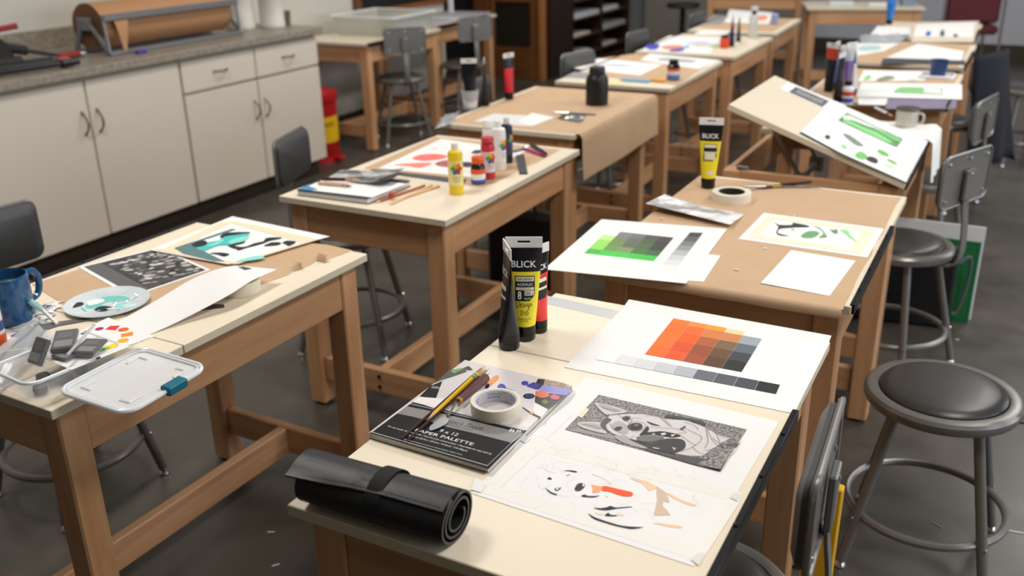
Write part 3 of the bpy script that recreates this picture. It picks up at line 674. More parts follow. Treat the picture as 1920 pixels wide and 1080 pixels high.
# brushes, pencil and palette knife
def stick(name, label, cat, A, B, z0, z1, segs, group=None):
    """a slim turned thing from A to B; segs = [(part name, from, to, radius from, radius to, material)] with 0..1 along it"""
    ax, ay = A; bx, by = B; t = thing(name, label, cat, (ax, ay, TOP), 0, group)
    d = Vector((bx - ax, by - ay, z1 - z0))
    for nm, f0, f1, r0, r1, m in segs:
        n = 5; P = [Vector((0, 0, z0)) + d * lerp(f0, f1, i / n) for i in range(n + 1)]
        MB().tube(P, [lerp(r0, r1, i / n) for i in range(n + 1)], 10).build(nm, m, t)
    return t
MAROON = mat('maroon_lacquer', (70, 38, 40), 0.2)
FERR = mat('brass_ferrule', (206, 178, 96), 0.25, metal=0.8)
BRIS = mat('golden_bristle', (214, 176, 128), 0.6)
Z1_ = PADZ + 0.0035
stick('paint_brush', 'dark maroon paint brush lying leftmost on the palette pad', 'brush', [(0.0614,0.2128)][0], [(0.0541,0.5054)][0], Z1_, Z1_,
      [('handle', 0, 0.83, 0.0016, 0.0036, MAROON), ('ferrule', 0.83, 0.945, 0.0036, 0.0028, FERR), ('bristles', 0.945, 1.0, 0.0028, 0.0006, BRIS)])
stick('paint_brush', 'dark maroon paint brush right of the yellow pencil on the palette pad', 'brush', [(0.0731,0.2153)][0], [(0.0687,0.4955)][0], Z1_, Z1_ + 0.002,
      [('handle', 0, 0.86, 0.0016, 0.0034, MAROON), ('ferrule', 0.86, 0.96, 0.0032, 0.0022, FERR), ('bristles', 0.96, 1.0, 0.0022, 0.0005, BRIS)])
YEL = mat('pencil_yellow', (228, 186, 26), 0.3); GRN = mat('pencil_green', (48, 128, 78), 0.35)
stick('pencil', 'yellow pencil with green banded ferrule between the two maroon brushes', 'pencil', [(0.0678,0.2857)][0], [(0.0616,0.4599)][0], PADZ + 0.0046, PADZ + 0.0085,
      [('sharpened_tip', 0, 0.11, 0.0008, 0.0038, mat('bare_pencil_wood', (222, 176, 130), 0.6)), ('shaft', 0.11, 0.9, 0.0038, 0.0038, YEL), ('ferrule', 0.9, 0.925, 0.004, 0.004, GRN), ('ferrule_ring', 0.925, 0.945, 0.0041, 0.0041, YEL), ('ferrule', 0.945, 0.97, 0.004, 0.004, GRN), ('ferrule_ring', 0.97, 1.0, 0.0041, 0.004, YEL)])
kz = PADZ + 0.009
A, B = [(0.0855,0.3531)][0], [(0.0847,0.4537)][0]
kn = stick('palette_knife', 'palette knife with paint-stained maroon handle and steel blade on the pad', 'palette knife', A, B, kz, kz,
      [('handle', 0.05, 1.0, 0.0062, 0.0088, mat('stained_handle', (108, 70, 68), 0.4, noise=((84, 52, 50), 60.0))), ('collar', 0.0, 0.08, 0.0066, 0.0066, mat('copper_collar', (200, 150, 96), 0.3, metal=0.8))])
mbk = MB().lathe([(0.0088, 0), (0.007, 0.004), (0.0, 0.006)], 12)
P0 = Vector((0, 0, kz)); P1 = Vector((*to_local(kn, [(0.0907,0.31)][0]), PADZ + 0.004))
MB().tube(smooth_line([tuple(P0), tuple(P0.lerp(P1, 0.35) + Vector((0, 0, 0.001))), tuple(P0.lerp(P1, 0.7) + Vector((0, 0, -0.001))), tuple(P1)], 4), 0.0022, 8).build('neck', CHROME, kn)
bl = [to_local(kn, p) for p in [(0.0912,0.3111),(0.0987,0.3018),(0.1019,0.2863),(0.093,0.261),(0.0879,0.2585),(0.085,0.2612),(0.0815,0.272),(0.0831,0.2984),(0.0882,0.3105)]]
MB().prism(smooth_poly(bl, 2), PADZ + 0.0015, PADZ + 0.0028).build('blade', mat('knife_steel', (150, 150, 152), 0.3, metal=0.8), kn)

# ------------------------------------------------------------------ black leather brush roll
LEA = mat('black_leather', (30, 30, 32), 0.42, bump=0.15, bscale=260)
LEAE = mat('leather_edge', (72, 68, 64), 0.6)
A = Vector((*[(0.0252,0.0376)][0], 0)); B = Vector((*[(0.2732,0.0447)][0], 0))
ax = (B - A); LEN = ax.length; ang = math.atan2(ax.y, ax.x)
t = thing('brush_roll', 'rolled black leather brush case with elastic strap at the near table corner', 'brush roll', (A.x, A.y, TOP), ang)
# local: x along the roll, y away from the viewer, z up; the profile spirals outwards
prof = []; rim_n = 96
for i in range(rim_n + 1):
    th = math.radians(-200 + i * (360 * 2.75) / rim_n); f = i / rim_n
    r = lerp(0.0155, 0.0415, f ** 0.8)
    wob = 1 + 0.05 * math.cos(2 * th + 0.6) + 0.025 * math.cos(3 * th)
    prof.append((-math.cos(th) * r * wob * 1.04, 0.040 + math.sin(th) * r * wob * 0.95))
zmin = min(p[1] for p in prof); prof = [(p[0], p[1] - zmin + 0.0022) for p in prof]
def extrude_profile(pr, x0, x1, th):
    n = len(pr); mb = MB(); out = []; inn = []
    for i in range(n):
        a = pr[max(i - 1, 0)]; b = pr[min(i + 1, n - 1)]; dx, dz = b[0] - a[0], b[1] - a[1]; l = math.hypot(dx, dz) or 1
        nx, nz = dz / l * th / 2, -dx / l * th / 2; out.append((pr[i][0] + nx, pr[i][1] + nz)); inn.append((pr[i][0] - nx, pr[i][1] - nz))
    vs = []
    for x in (x0, x1):
        vs += [(x, p[0], p[1]) for p in out] + [(x, p[0], p[1]) for p in inn]
    N = 2 * n; fs = []
    for i in range(n - 1):
        fs += [(i, i + 1, N + i + 1, N + i), (n + i, N + n + i, N + n + i + 1, n + i + 1), (i, n + i, n + i + 1, i + 1), (N + i, N + i + 1, N + n + i + 1, N + n + i)]
    fs += [(0, N, N + n, n), (n - 1, 2 * n - 1, N + 2 * n - 1, N + n - 1)]
    ms = []
    for q in range(n - 1): ms += [0, 0, 1, 1]
    mb.add(vs, fs); mb.m = ms + [0, 0]; return mb
extrude_profile(prof, 0, LEN, 0.0034).build('rolled_leather', [LEA, LEAE], t)
# top flap lying over the roll, its free edge running skewed towards the viewer
pmax = max(p[1] for p in prof)
def flapfn(u, v):
    x = lerp(-0.014, LEN - 0.004, u); w = lerp(1.0, 0.62, u) if u < 0.45 else 0.7
    s = lerp(0.9, -1.0, v); y = s * 0.036 * (1.18 if s < 0 else 1.0) * (1.0 if s > 0 else lerp(1.12, 0.82, min(1, u * 1.9)))
    yy = max(-0.041, min(0.041, y)); z = pmax + 0.0030 - (0.013 if s < 0 else 0.026) * (yy / 0.041) ** 2
    if 0.44 < u < 0.6: z -= 0.0012
    return (x, y, z)
fl = MB().grid(flapfn, 26, 10, 0.0028).build('flap', mat('flap_leather', (31, 31, 33), 0.45, bump=0.15, bscale=260), t)
mb = MB()
for v in (0.93,):
    P = []
    for i in range(54):
        u = 0.02 + 0.96 * i / 53; p = flapfn(u, v); P.append(p)
    for i in range(0, 53, 1):
        a, b = Vector(P[i]), Vector(P[i + 1]); d = (b - a) * 0.55; mb.tube([tuple(a + Vector((0, 0, 0.0003))), tuple(a + d + Vector((0, 0, 0.0003)))], 0.0005, 5)
mb.build('stitching', mat('stitch_thread', (52, 50, 50), 0.7), fl)
sx = LEN * 0.53
pr2 = []
for k in range(49):
    th = 2 * math.pi * k / 48; pr2.append((math.cos(th) * 0.0448, (pmax + 0.0022) / 2 + 0.0006 + math.sin(th) * ((pmax + 0.0022) / 2 + 0.0022)))
pr2 = [(a, max(b, 0.0006)) for a, b in pr2]
extrude_profile(pr2, sx - 0.013, sx + 0.013, 0.0014).build('elastic_strap', mat('woven_elastic', (15, 15, 16), 0.75, bump=0.3, bscale=900), t)

# ------------------------------------------------------------------ nearest table: sheets
DOGQ = [(0.2323,0.147),(0.5844,0.1312),(0.5946,0.5627),(0.2339,0.5734)]
dog = sheet('painting_sheet', 'white painting sheet with the dog photo and half-painted dog', 'paper', DOGQ, 0.0002)
zd = dog.location.z
# masking tape fixing the sheet
def tapes(parent, quads, z, m=None, name='masking_tape', t=0.00025):
    for Q in quads: patch(parent, Q, z, m or mat('translucent_tape', (236, 230, 214), 0.6), name)
tapes(dog, [[(0.228,0.328),(0.5951,0.3267),(0.5992,0.3018),(0.2293,0.2987)], [(0.2428,0.1803),(0.2293,0.2987),(0.2553,0.3018),(0.267,0.1809)], [(0.235,0.1708),(0.2658,0.1832),(0.5811,0.1743),(0.583,0.1437),(0.2374,0.1551)], [(0.5842,0.305),(0.5992,0.3018),(0.5909,0.1476),(0.5743,0.1504)]], zd, mat('pale_tape', (241, 237, 230), 0.7))
for q in ([(0.2272,0.1528),(0.2182,0.1854),(0.2435,0.1761),(0.245,0.1533)], [(0.224,0.314),(0.2244,0.3316),(0.242,0.3281),(0.2412,0.3092)], [(0.5774,0.1409),(0.5809,0.1582),(0.5903,0.1643),(0.5904,0.1342)], [(0.5834,0.3057),(0.5839,0.3211),(0.5947,0.32),(0.5959,0.3012)]):
    patch(dog, q, zd + 0.0012, mat('clear_tape', (226, 226, 222), 0.35), 'corner_tape')
lines(dog, [[(0.2723,0.434),(0.2657,0.3398),(0.2337,0.3375)], [(0.2728,0.2976),(0.2657,0.1775)]], 0.0004, zd + 0.0006, mat('pencil_grey', (190, 190, 190), 0.8), 'pencil_line', 0)
NAVY = col((30, 34, 52)); ORG = col((246, 92, 40)); PEA = col((252, 208, 166)); TAN = col((214, 192, 166)); SAL = col((250, 168, 120))
C4 = lambda pts, m, s=2, nm='brush_stroke', l=0.0: patch(dog, pts, zd + 0.0003 + l, m, nm, s)
C4([(0.331,0.2629),(0.3394,0.269),(0.3487,0.271),(0.3524,0.2697),(0.3491,0.2665),(0.3408,0.2659)], NAVY); C4([(0.3417,0.2513),(0.342,0.2558),(0.3458,0.2595),(0.3432,0.2551)], NAVY)
C4([(0.3181,0.2331),(0.3196,0.2373),(0.325,0.235),(0.3243,0.2319),(0.3204,0.2312)], NAVY); C4([(0.3263,0.2089),(0.3346,0.2044),(0.3424,0.2015),(0.35,0.2012),(0.3499,0.1979),(0.3424,0.198),(0.3335,0.2024)], NAVY)
C4([(0.3407,0.2113),(0.3414,0.2158),(0.3457,0.2173),(0.3477,0.2213),(0.3483,0.2142),(0.3468,0.2096),(0.3435,0.2088)], NAVY); C4([(0.3423,0.2121),(0.3434,0.215),(0.3462,0.2152),(0.3462,0.2116),(0.3443,0.2107)], PAPER, 2, 'highlight', 0.0003)
C4([(0.3678,0.2247),(0.3659,0.2387),(0.3707,0.2448),(0.3771,0.2425),(0.3792,0.2339),(0.3768,0.2238),(0.3721,0.2215)], col((62, 54, 50))); C4([(0.3731,0.2417),(0.375,0.2433),(0.3775,0.2385),(0.3763,0.2367)], PAPER, 2, 'highlight', 0.0003)
C4([(0.3851,0.2483),(0.3912,0.2473),(0.4038,0.2506),(0.4065,0.2421),(0.404,0.2329),(0.3961,0.2275),(0.3922,0.2374)], SAL, 1); C4([(0.403,0.2505),(0.41,0.2533),(0.4275,0.2543),(0.448,0.2555),(0.4521,0.25),(0.4506,0.2446),(0.4398,0.2398),(0.4233,0.241),(0.4164,0.242),(0.4078,0.2392)], ORG, 2, 'brush_stroke', 0.0002)
C4([(0.3839,0.2133),(0.3873,0.2187),(0.3926,0.2176),(0.4022,0.2218),(0.4085,0.2261),(0.4038,0.2182),(0.3944,0.2136),(0.3888,0.2117)], NAVY); C4([(0.4157,0.2299),(0.4204,0.2285),(0.4213,0.2269),(0.4171,0.2286)], SAL)
C4([(0.3739,0.2756),(0.3847,0.2778),(0.4001,0.273),(0.4151,0.2607),(0.4071,0.2643),(0.3941,0.2716),(0.3836,0.2726)], col((247, 236, 222))); C4([(0.4301,0.2894),(0.44,0.2927),(0.456,0.2936),(0.4763,0.2864),(0.4736,0.2762),(0.4692,0.271),(0.4596,0.2797),(0.4508,0.2859)], PEA)
C4([(0.4755,0.2869),(0.4875,0.2816),(0.496,0.2755),(0.5077,0.2555),(0.5033,0.2547),(0.4979,0.2548),(0.5015,0.2425),(0.51,0.2357),(0.5195,0.2261),(0.4979,0.2143),(0.494,0.2333),(0.4891,0.2533)], TAN, 1)
C4([(0.4938,0.2774),(0.5053,0.2758),(0.5197,0.2699),(0.5424,0.2684),(0.5428,0.2625),(0.5282,0.2628),(0.5079,0.2684)], PEA); C4([(0.5032,0.1958),(0.5115,0.2018),(0.5256,0.2043),(0.5419,0.2085),(0.5423,0.2029),(0.5261,0.1985),(0.5129,0.198)], PEA)
C4([(0.4126,0.1934),(0.4224,0.1971),(0.4304,0.2045),(0.4332,0.2092),(0.4414,0.2085),(0.4607,0.2209),(0.4609,0.2185),(0.4439,0.2061),(0.4337,0.1966),(0.4214,0.1922)], NAVY); C4([(0.4346,0.1831),(0.4366,0.1915),(0.4417,0.1886),(0.4498,0.1915),(0.4501,0.1889),(0.4393,0.183)], NAVY)
C4([(0.4194,0.1838),(0.4285,0.1864),(0.433,0.1851),(0.429,0.1817),(0.4222,0.181)], col((244, 224, 208))); C4([(0.448,0.198),(0.4519,0.1999),(0.4595,0.1963),(0.457,0.1929),(0.4514,0.1915)], col((244, 224, 208)))
C4([(0.4106,0.1775),(0.4233,0.1729),(0.4411,0.1715),(0.4583,0.1708),(0.4753,0.174),(0.4949,0.1817),(0.4839,0.1712),(0.476,0.1683),(0.4601,0.1664),(0.4464,0.1662),(0.4291,0.1669),(0.4201,0.1697)], NAVY)
random.seed(7)
sk = []
for k in range(70):
    u, v = random.uniform(0.13, 0.9), random.uniform(0.1, 0.46); p = bil(DOGQ, u, v); a = random.uniform(0, 6.3); s_ = []
    for i in range(5): s_.append(p); p = (p[0] + 0.009 * math.cos(a), p[1] + 0.009 * math.sin(a)); a += random.uniform(-0.9, 0.9)
    sk.append(s_)
lines(dog, sk, 0.0003, zd + 0.0005, mat('faint_pencil', (214, 214, 214), 0.8), 'pencil_sketch')
# printed photograph of the dog taped to the sheet
PHQ = [(0.2801,0.3788),(0.5495,0.3695),(0.5529,0.5124),(0.2829,0.5167)]
ph = sheet('dog_photograph', 'black and white print of a lying dog with traced outlines', 'photograph', PHQ, 0.0012, mat('grass_print', (172, 168, 164), 0.45, noise=((64, 60, 58), 230.0), contrast=0.24), lambda u, v: 0.007 * max(0, u - 0.75) ** 2 * 16 * (1 - v) * 0.5, 0.0004)
zp = ph.location.z
G = lambda v: mat('grey_print_%d' % v, (v, int(v * 0.985), int(v * 0.97)), 0.45)
def D(pts, v, s=2, l=0.0, nm='printed_tone'): return patch(ph, pts, zp + 0.0005 + l * 2.5, G(v), nm, s)
lift = 0.0
D([(0.3337,0.4257),(0.329,0.4557),(0.3555,0.4727),(0.3784,0.4838),(0.4021,0.4873),(0.422,0.4848),(0.4538,0.4964),(0.4901,0.4866),(0.512,0.4742),(0.5432,0.4708),(0.5553,0.4712),(0.5549,0.4294),(0.5503,0.4096),(0.5185,0.401),(0.4945,0.3892),(0.4694,0.3856),(0.447,0.3835),(0.4242,0.3867),(0.4011,0.3899),(0.3775,0.3932),(0.3599,0.3997),(0.3451,0.4078)], 212, 1)
D([(0.2889,0.4821),(0.2918,0.487),(0.3235,0.4884),(0.3516,0.4824),(0.3433,0.4688),(0.3288,0.4563),(0.3194,0.4551),(0.2983,0.4719)], 206, 2)
D([(0.2902,0.4024),(0.2945,0.4125),(0.3119,0.4222),(0.3262,0.4252),(0.3462,0.4006),(0.345,0.3943),(0.3322,0.393),(0.3064,0.3947)], 205, 2)
D([(0.2964,0.4858),(0.3216,0.4832),(0.3434,0.4783),(0.3314,0.4691),(0.3122,0.4723)], 170, 2, 0.0001); D([(0.2979,0.405),(0.3105,0.4163),(0.3262,0.4161),(0.3356,0.4031),(0.3169,0.4017)], 176, 2, 0.0001)
D([(0.2846,0.3782),(0.3663,0.384),(0.375,0.3995),(0.3549,0.3934),(0.3333,0.3905),(0.3016,0.3923)], 150, 1, -0.0001)
D([(0.3271,0.4185),(0.3272,0.4365),(0.3316,0.4447),(0.3393,0.4404),(0.3365,0.4192),(0.3451,0.4078),(0.3599,0.3997),(0.375,0.3995),(0.3875,0.3963),(0.3694,0.3949),(0.3509,0.4029),(0.3387,0.4047)], 86, 2, 0.0001)
D([(0.3447,0.4272),(0.3497,0.4435),(0.3627,0.4399),(0.3743,0.4298),(0.3803,0.4097),(0.3712,0.409),(0.3546,0.4125)], 176, 2, 0.0001)
D([(0.3527,0.455),(0.3552,0.4635),(0.3628,0.4648),(0.3662,0.4576),(0.3642,0.4506),(0.3579,0.4495)], 110, 2, 0.0002); D([(0.356,0.4566),(0.3587,0.462),(0.3633,0.4602),(0.3633,0.4529),(0.3596,0.4523)], 40, 2, 0.0003)
D([(0.3541,0.4161),(0.3565,0.4243),(0.3641,0.4268),(0.3656,0.4159),(0.3599,0.4112)], 60, 2, 0.0002)
D([(0.3714,0.4323),(0.3729,0.4429),(0.3797,0.4502),(0.389,0.4508),(0.3958,0.4404),(0.3949,0.4302),(0.3876,0.4248),(0.3784,0.4241)], 78, 2, 0.0002); D([(0.3747,0.4359),(0.379,0.4471),(0.388,0.4483),(0.3931,0.441),(0.3911,0.4303),(0.3832,0.4264)], 38, 2, 0.0003)
D([(0.3789,0.4399),(0.3832,0.446),(0.3877,0.4442),(0.3844,0.4379)], 120, 2, 0.0004)
D([(0.4001,0.4289),(0.4011,0.4488),(0.4077,0.4385),(0.4084,0.4292),(0.4261,0.4417),(0.4399,0.4446),(0.4525,0.4451),(0.4626,0.4425),(0.4517,0.4315),(0.4382,0.4286),(0.4224,0.4265),(0.4083,0.4196),(0.3995,0.4134)], 34, 2, 0.0002)
D([(0.3938,0.4631),(0.412,0.4601),(0.4202,0.4582),(0.4062,0.4553)], 60, 2, 0.0002)
D([(0.3982,0.4071),(0.412,0.4195),(0.4319,0.4255),(0.4399,0.4238),(0.4309,0.4082),(0.4165,0.3975),(0.4039,0.3969)], 112, 2, 0.0003)
D([(0.3875,0.3963),(0.4039,0.3969),(0.4202,0.3975),(0.4314,0.4067),(0.4435,0.4237),(0.4658,0.4328),(0.4762,0.4232),(0.4799,0.4068),(0.4719,0.3886),(0.4568,0.3812),(0.4332,0.382),(0.417,0.3867),(0.4011,0.3899)], 58, 2, 0.0002)
D([(0.433,0.3874),(0.4423,0.3891),(0.4442,0.3864),(0.4359,0.3845)], 190, 2, 0.0004); D([(0.46,0.4024),(0.4677,0.4008),(0.4668,0.3932)], 190, 0, 0.0004)
for q in ([(0.4157,0.427),(0.4209,0.4304),(0.4222,0.4245)], [(0.429,0.4336),(0.4342,0.4399),(0.439,0.4366),(0.4345,0.4287)], [(0.4458,0.438),(0.4532,0.4432),(0.4499,0.4317)]): D(q, 214, 0, 0.0004)
D([(0.4163,0.4901),(0.4198,0.502),(0.442,0.5035),(0.4784,0.5064),(0.488,0.4933),(0.4726,0.4956),(0.4506,0.4948),(0.4305,0.493)], 70, 2, 0.0001)
D([(0.4522,0.4622),(0.4568,0.4761),(0.4603,0.4739),(0.4581,0.4612)], 96, 0, 0.0003); D([(0.535,0.4502),(0.5545,0.4616),(0.5535,0.4466),(0.5393,0.4414)], 92, 0, 0.0003)
D([(0.3775,0.3932),(0.4284,0.3851),(0.4725,0.3818),(0.4985,0.3876),(0.5174,0.3935),(0.5504,0.409),(0.5508,0.3675),(0.5048,0.3684),(0.4324,0.3745)], 84, 0, 0.0001)
D([(0.3625,0.3934),(0.3744,0.4011),(0.4011,0.3899),(0.4254,0.3836),(0.4168,0.3776),(0.3825,0.3808)], 170, 2, 0.00015)
D([(0.5209,0.3934),(0.5392,0.4007),(0.5407,0.3844),(0.5265,0.3808)], 44, 2, 0.0002)
out = [[(0.3337,0.4257),(0.329,0.4557),(0.3555,0.4727),(0.3784,0.4838),(0.4021,0.4873),(0.4133,0.4826),(0.4351,0.4635)], [(0.3858,0.4793),(0.4027,0.4855),(0.4194,0.4816),(0.4389,0.4634)], [(0.4528,0.4879),(0.4706,0.4848),(0.4825,0.4732)], [(0.2904,0.4786),(0.2918,0.487),(0.3235,0.4884),(0.3516,0.4824)], [(0.2904,0.4786),(0.3194,0.4551),(0.3288,0.4563)], [(0.2902,0.4024),(0.2945,0.4125),(0.3119,0.4222),(0.3262,0.4252)], [(0.2902,0.4024),(0.3064,0.3947),(0.3322,0.393),(0.345,0.3943)],
       [(0.2953,0.4789),(0.3138,0.4731),(0.3372,0.4741)], [(0.2958,0.4052),(0.3124,0.4074),(0.3326,0.4056)], [(0.3527,0.455),(0.3552,0.4635),(0.3628,0.4648),(0.3669,0.4559),(0.3614,0.448),(0.3527,0.455)], [(0.3714,0.4323),(0.3716,0.4463),(0.3812,0.4561),(0.3938,0.4531),(0.3997,0.4423),(0.3952,0.4246),(0.3835,0.4208),(0.3714,0.4323)], [(0.3402,0.4289),(0.3546,0.4125),(0.3725,0.4059),(0.3869,0.3978),(0.3938,0.4087)],
       [(0.3982,0.4071),(0.4039,0.3969),(0.4165,0.3975),(0.4309,0.4082),(0.4399,0.4238)], [(0.4055,0.4471),(0.4226,0.4515),(0.4422,0.4592),(0.4602,0.4603),(0.4656,0.4553),(0.4525,0.4451)], [(0.4612,0.4685),(0.4781,0.4614),(0.4932,0.4537),(0.4952,0.4361),(0.4895,0.4151),(0.4784,0.3954)], [(0.4911,0.4159),(0.5031,0.4057),(0.5191,0.4048),(0.5326,0.4114),(0.5331,0.433),(0.5107,0.4148)], [(0.4891,0.49),(0.5007,0.4612),(0.5075,0.4422),(0.5088,0.421)], [(0.4936,0.4844),(0.5082,0.4573),(0.5217,0.4418),(0.5362,0.4345)], [(0.512,0.4742),(0.5235,0.4537),(0.5322,0.4361)], [(0.5092,0.4597),(0.5303,0.4424),(0.5377,0.4352)], [(0.512,0.4742),(0.5299,0.468),(0.5523,0.4697)], [(0.4626,0.4425),(0.4813,0.4293),(0.4936,0.4244)], [(0.447,0.3835),(0.4694,0.3856),(0.4945,0.3892),(0.5185,0.401)], [(0.3321,0.4531),(0.3421,0.462),(0.3557,0.4524),(0.3723,0.4446),(0.369,0.463),(0.3848,0.4667)]]
lines(ph, out, 0.0007, zp + 0.0018, mat('purple_pen', (120, 62, 104), 0.6), 'traced_outline')
patch(dog, [(0.2808,0.4288),(0.2828,0.4613),(0.2899,0.4581),(0.2906,0.4247)], zp + 0.0007, TAPE, 'masking_tape')
# swatch sheet
SWQ = [(0.1794,0.5909),(0.6112,0.6018),(0.6089,0.9393),(0.1724,0.9437)]
sw = sheet('swatch_sheet', 'white sheet with orange to grey colour swatches and a grey scale', 'paper', SWQ, 0.0004, None, lambda u, v: 0.007 * max(0.0, (v - 0.84) / 0.16) ** 1.6, 0.0008, 24)
zs = sw.location.z
def chips(parent, Q, colors, z, name='swatch', gap=0.0012):
    R = len(colors); Cn = len(colors[0])
    for r in range(R):
        for c in range(Cn):
            if colors[r][c] is None: continue
            q = sub_quad(Q, c / Cn + gap, (c + 1) / Cn - gap, 1 - (r + 1) / R + gap, 1 - r / R - gap)
            patch(parent, q, z, col(colors[r][c], 0.6), name)
OC = [[(247, 120, 34), (246, 142, 58), (250, 156, 52), (252, 214, 164), (243, 242, 240)],
      [(249, 114, 36), (240, 104, 42), (216, 126, 66), (206, 132, 78), (156, 164, 172)],
      [(253, 116, 38), (249, 96, 26), (178, 94, 54), (124, 98, 70), (98, 106, 115)],
      [(253, 116, 38), (224, 82, 30), (154, 78, 48), (108, 74, 50), (62, 66, 74)],
      [(252, 110, 34), (236, 90, 34), (168, 80, 46), (94, 62, 44), (40, 40, 42)]]
chips(sw, [(0.298,0.71),(0.4882,0.7161),(0.4841,0.919),(0.2902,0.9154)], OC, zs + 0.0006)
GS = [[(242, 242, 242), (224, 225, 228), (216, 218, 222), (202, 205, 210), (180, 184, 190), (104, 109, 117), (86, 91, 99), (72, 76, 84), (36, 36, 39)]]
chips(sw, [(0.2209,0.646),(0.5669,0.6574),(0.565,0.6956),(0.219,0.6861)], GS, zs + 0.0006, 'grey_swatch')
# steel ruler across the far strip
Q = [(-0.0073,0.861),(0.2196,0.8424),(0.2103,0.8881),(-0.0204,0.9036)]
o = sheet('steel_ruler', 'steel ruler lying along the far edge, partly under the swatch sheet', 'ruler', Q, 0.0001, mat('brushed_steel', (176, 176, 178), 0.35, metal=0.7), None, 0.0003)

# ------------------------------------------------------------------ brown-paper table (second of the right row)
def draped(name, label, x0, x1, y0, y1, z, hang_near=0.0, hang_right=0.0, hang_left=0.0, m=None, rag=0.0, seed=1, rot=0.0, pivot=None, over=0.004):
    """a sheet lying flat on a top and bending down over its edges; the bend follows a small radius"""
    random.seed(seed); R = 0.012
    def prof(L0, L1, n, h0, h1, a, b):
        """arc-length samples -> (coordinate, drop) across one direction"""
        out = []
        S0, S1 = h0, h1
        ss = [-(S0) + (S0) * k / 6 for k in range(6)] if S0 > 0 else []
        ss += [(b - a) * k / n for k in range(n + 1)]
        if S1 > 0: ss += [(b - a) + S1 * (k + 1) / 8 for k in range(8)]
        for s in ss:
            def bend(d):
                q = R * math.pi / 2
                if d <= q: th = d / R; return R * math.sin(th), R * (1 - math.cos(th))
                return R + (d - q) * 0.06, R + (d - q)
            if s < 0: o, dz = bend(-s); out.append((a - o, dz))
            elif s > b - a: o, dz = bend(s - (b - a)); out.append((b + o, dz))
            else: out.append((a + s, 0.0))
        return out
    PX_ = prof(0, 0, 8, hang_left, hang_right, x0, x1); PY_ = prof(0, 0, 10, hang_near, 0, y0, y1)
    nx, ny = len(PX_) - 1, len(PY_) - 1
    cx, cy = (x0 + x1) / 2, (y0 + y1) / 2
    def fn(u, v):
        i, j = round(u * nx), round(v * ny); X, dx = PX_[i]; Y, dy = PY_[j]
        if rag and i in (0, nx): X += random.uniform(-rag, rag)
        if rag and j in (0, ny): Y += random.uniform(-rag, rag)
        w = 0.0
        if dx > 0: w = 0.004 * math.sin(Y * 9 + 1) * min(1, dx / 0.1)
        return (X - cx + w, Y - cy, -max(dx, dy))
    o = MB().grid(fn, nx, ny, 0.0006).build(name, m or KRAFT, None, (cx, cy, TOP + z + 0.0006))
    if rot: o.rotation_euler = (0, 0, rot)
    return tag(o, label, 'paper')
draped('kraft_sheet', 'brown kraft paper covering the table with the green swatch sheet', -0.008, 0.6, 1.115, 2.035, 0.0003, 0.03, 0.0, 0.02, rag=0.004, seed=3)
GQ = [(-0.088,1.0465),(0.2516,1.1023),(0.2237,1.5348),(-0.1172,1.4718)]
u2 = sheet('blank_sheet', 'white sheet peeking out under the green swatch sheet', 'paper', [(-0.011,1.0627),(0.2839,1.1322),(0.2678,1.324),(-0.0209,1.2833)], 0.0012)
gs = sheet('swatch_sheet', 'white sheet with green to grey colour swatches hanging over the table edge', 'paper', GQ, 0.0022, None, None, 0.0007)
zg = gs.location.z
GC = [[None, (126, 129, 133), (112, 115, 119), (80, 80, 82), (64, 62, 64)],
      [(192, 236, 144), (118, 134, 90), (102, 108, 98), (74, 98, 60), (60, 60, 62)],
      [(152, 226, 98), (112, 142, 80), (98, 106, 88), (78, 108, 60), (58, 61, 58)],
      [(150, 224, 96), (112, 152, 80), (128, 152, 100), (70, 118, 60), (60, 104, 56)],
      [(66, 188, 68), (72, 206, 78), (72, 206, 78), (68, 200, 74), (66, 196, 72)]]
chips(gs, [(-0.0465,1.1927),(0.1331,1.2108),(0.1179,1.4034),(-0.0637,1.386)], GC, zg, 'swatch', 0.0004)
chips(gs, [(0.1621,1.1595),(0.2016,1.1661),(0.1755,1.4732),(0.1436,1.4634)], [[(64, 64, 66)], [(92, 93, 95)], [(124, 125, 127)], [(150, 151, 153)], [(182, 183, 185)], [(206, 207, 209)], [(222, 222, 224)], [(234, 234, 235)]], zg, 'grey_swatch', 0.0)
lq = [(0.2725,1.4675),(0.5969,1.4606),(0.6007,1.7111),(0.2756,1.7211)]
lf = sheet('leaf_painting', 'small taped painting with green leaf strokes on the brown paper', 'paper', lq, 0.0012, None, None, 0.0006); zl = lf.location.z + 0.0004
for q in ((0.05, 0.95, 0.08, 0.2), (0.05, 0.95, 0.82, 0.93), (0.05, 0.13, 0.08, 0.93), (0.84, 0.95, 0.08, 0.93)): patch(lf, sub_quad(lq, *q), zl - 0.0002, mat('yellowish_tape', (244, 232, 208), 0.7), 'masking_tape')
GR1, GR2 = col((116, 168, 118)), col((150, 226, 140))
K = col((52, 52, 50))
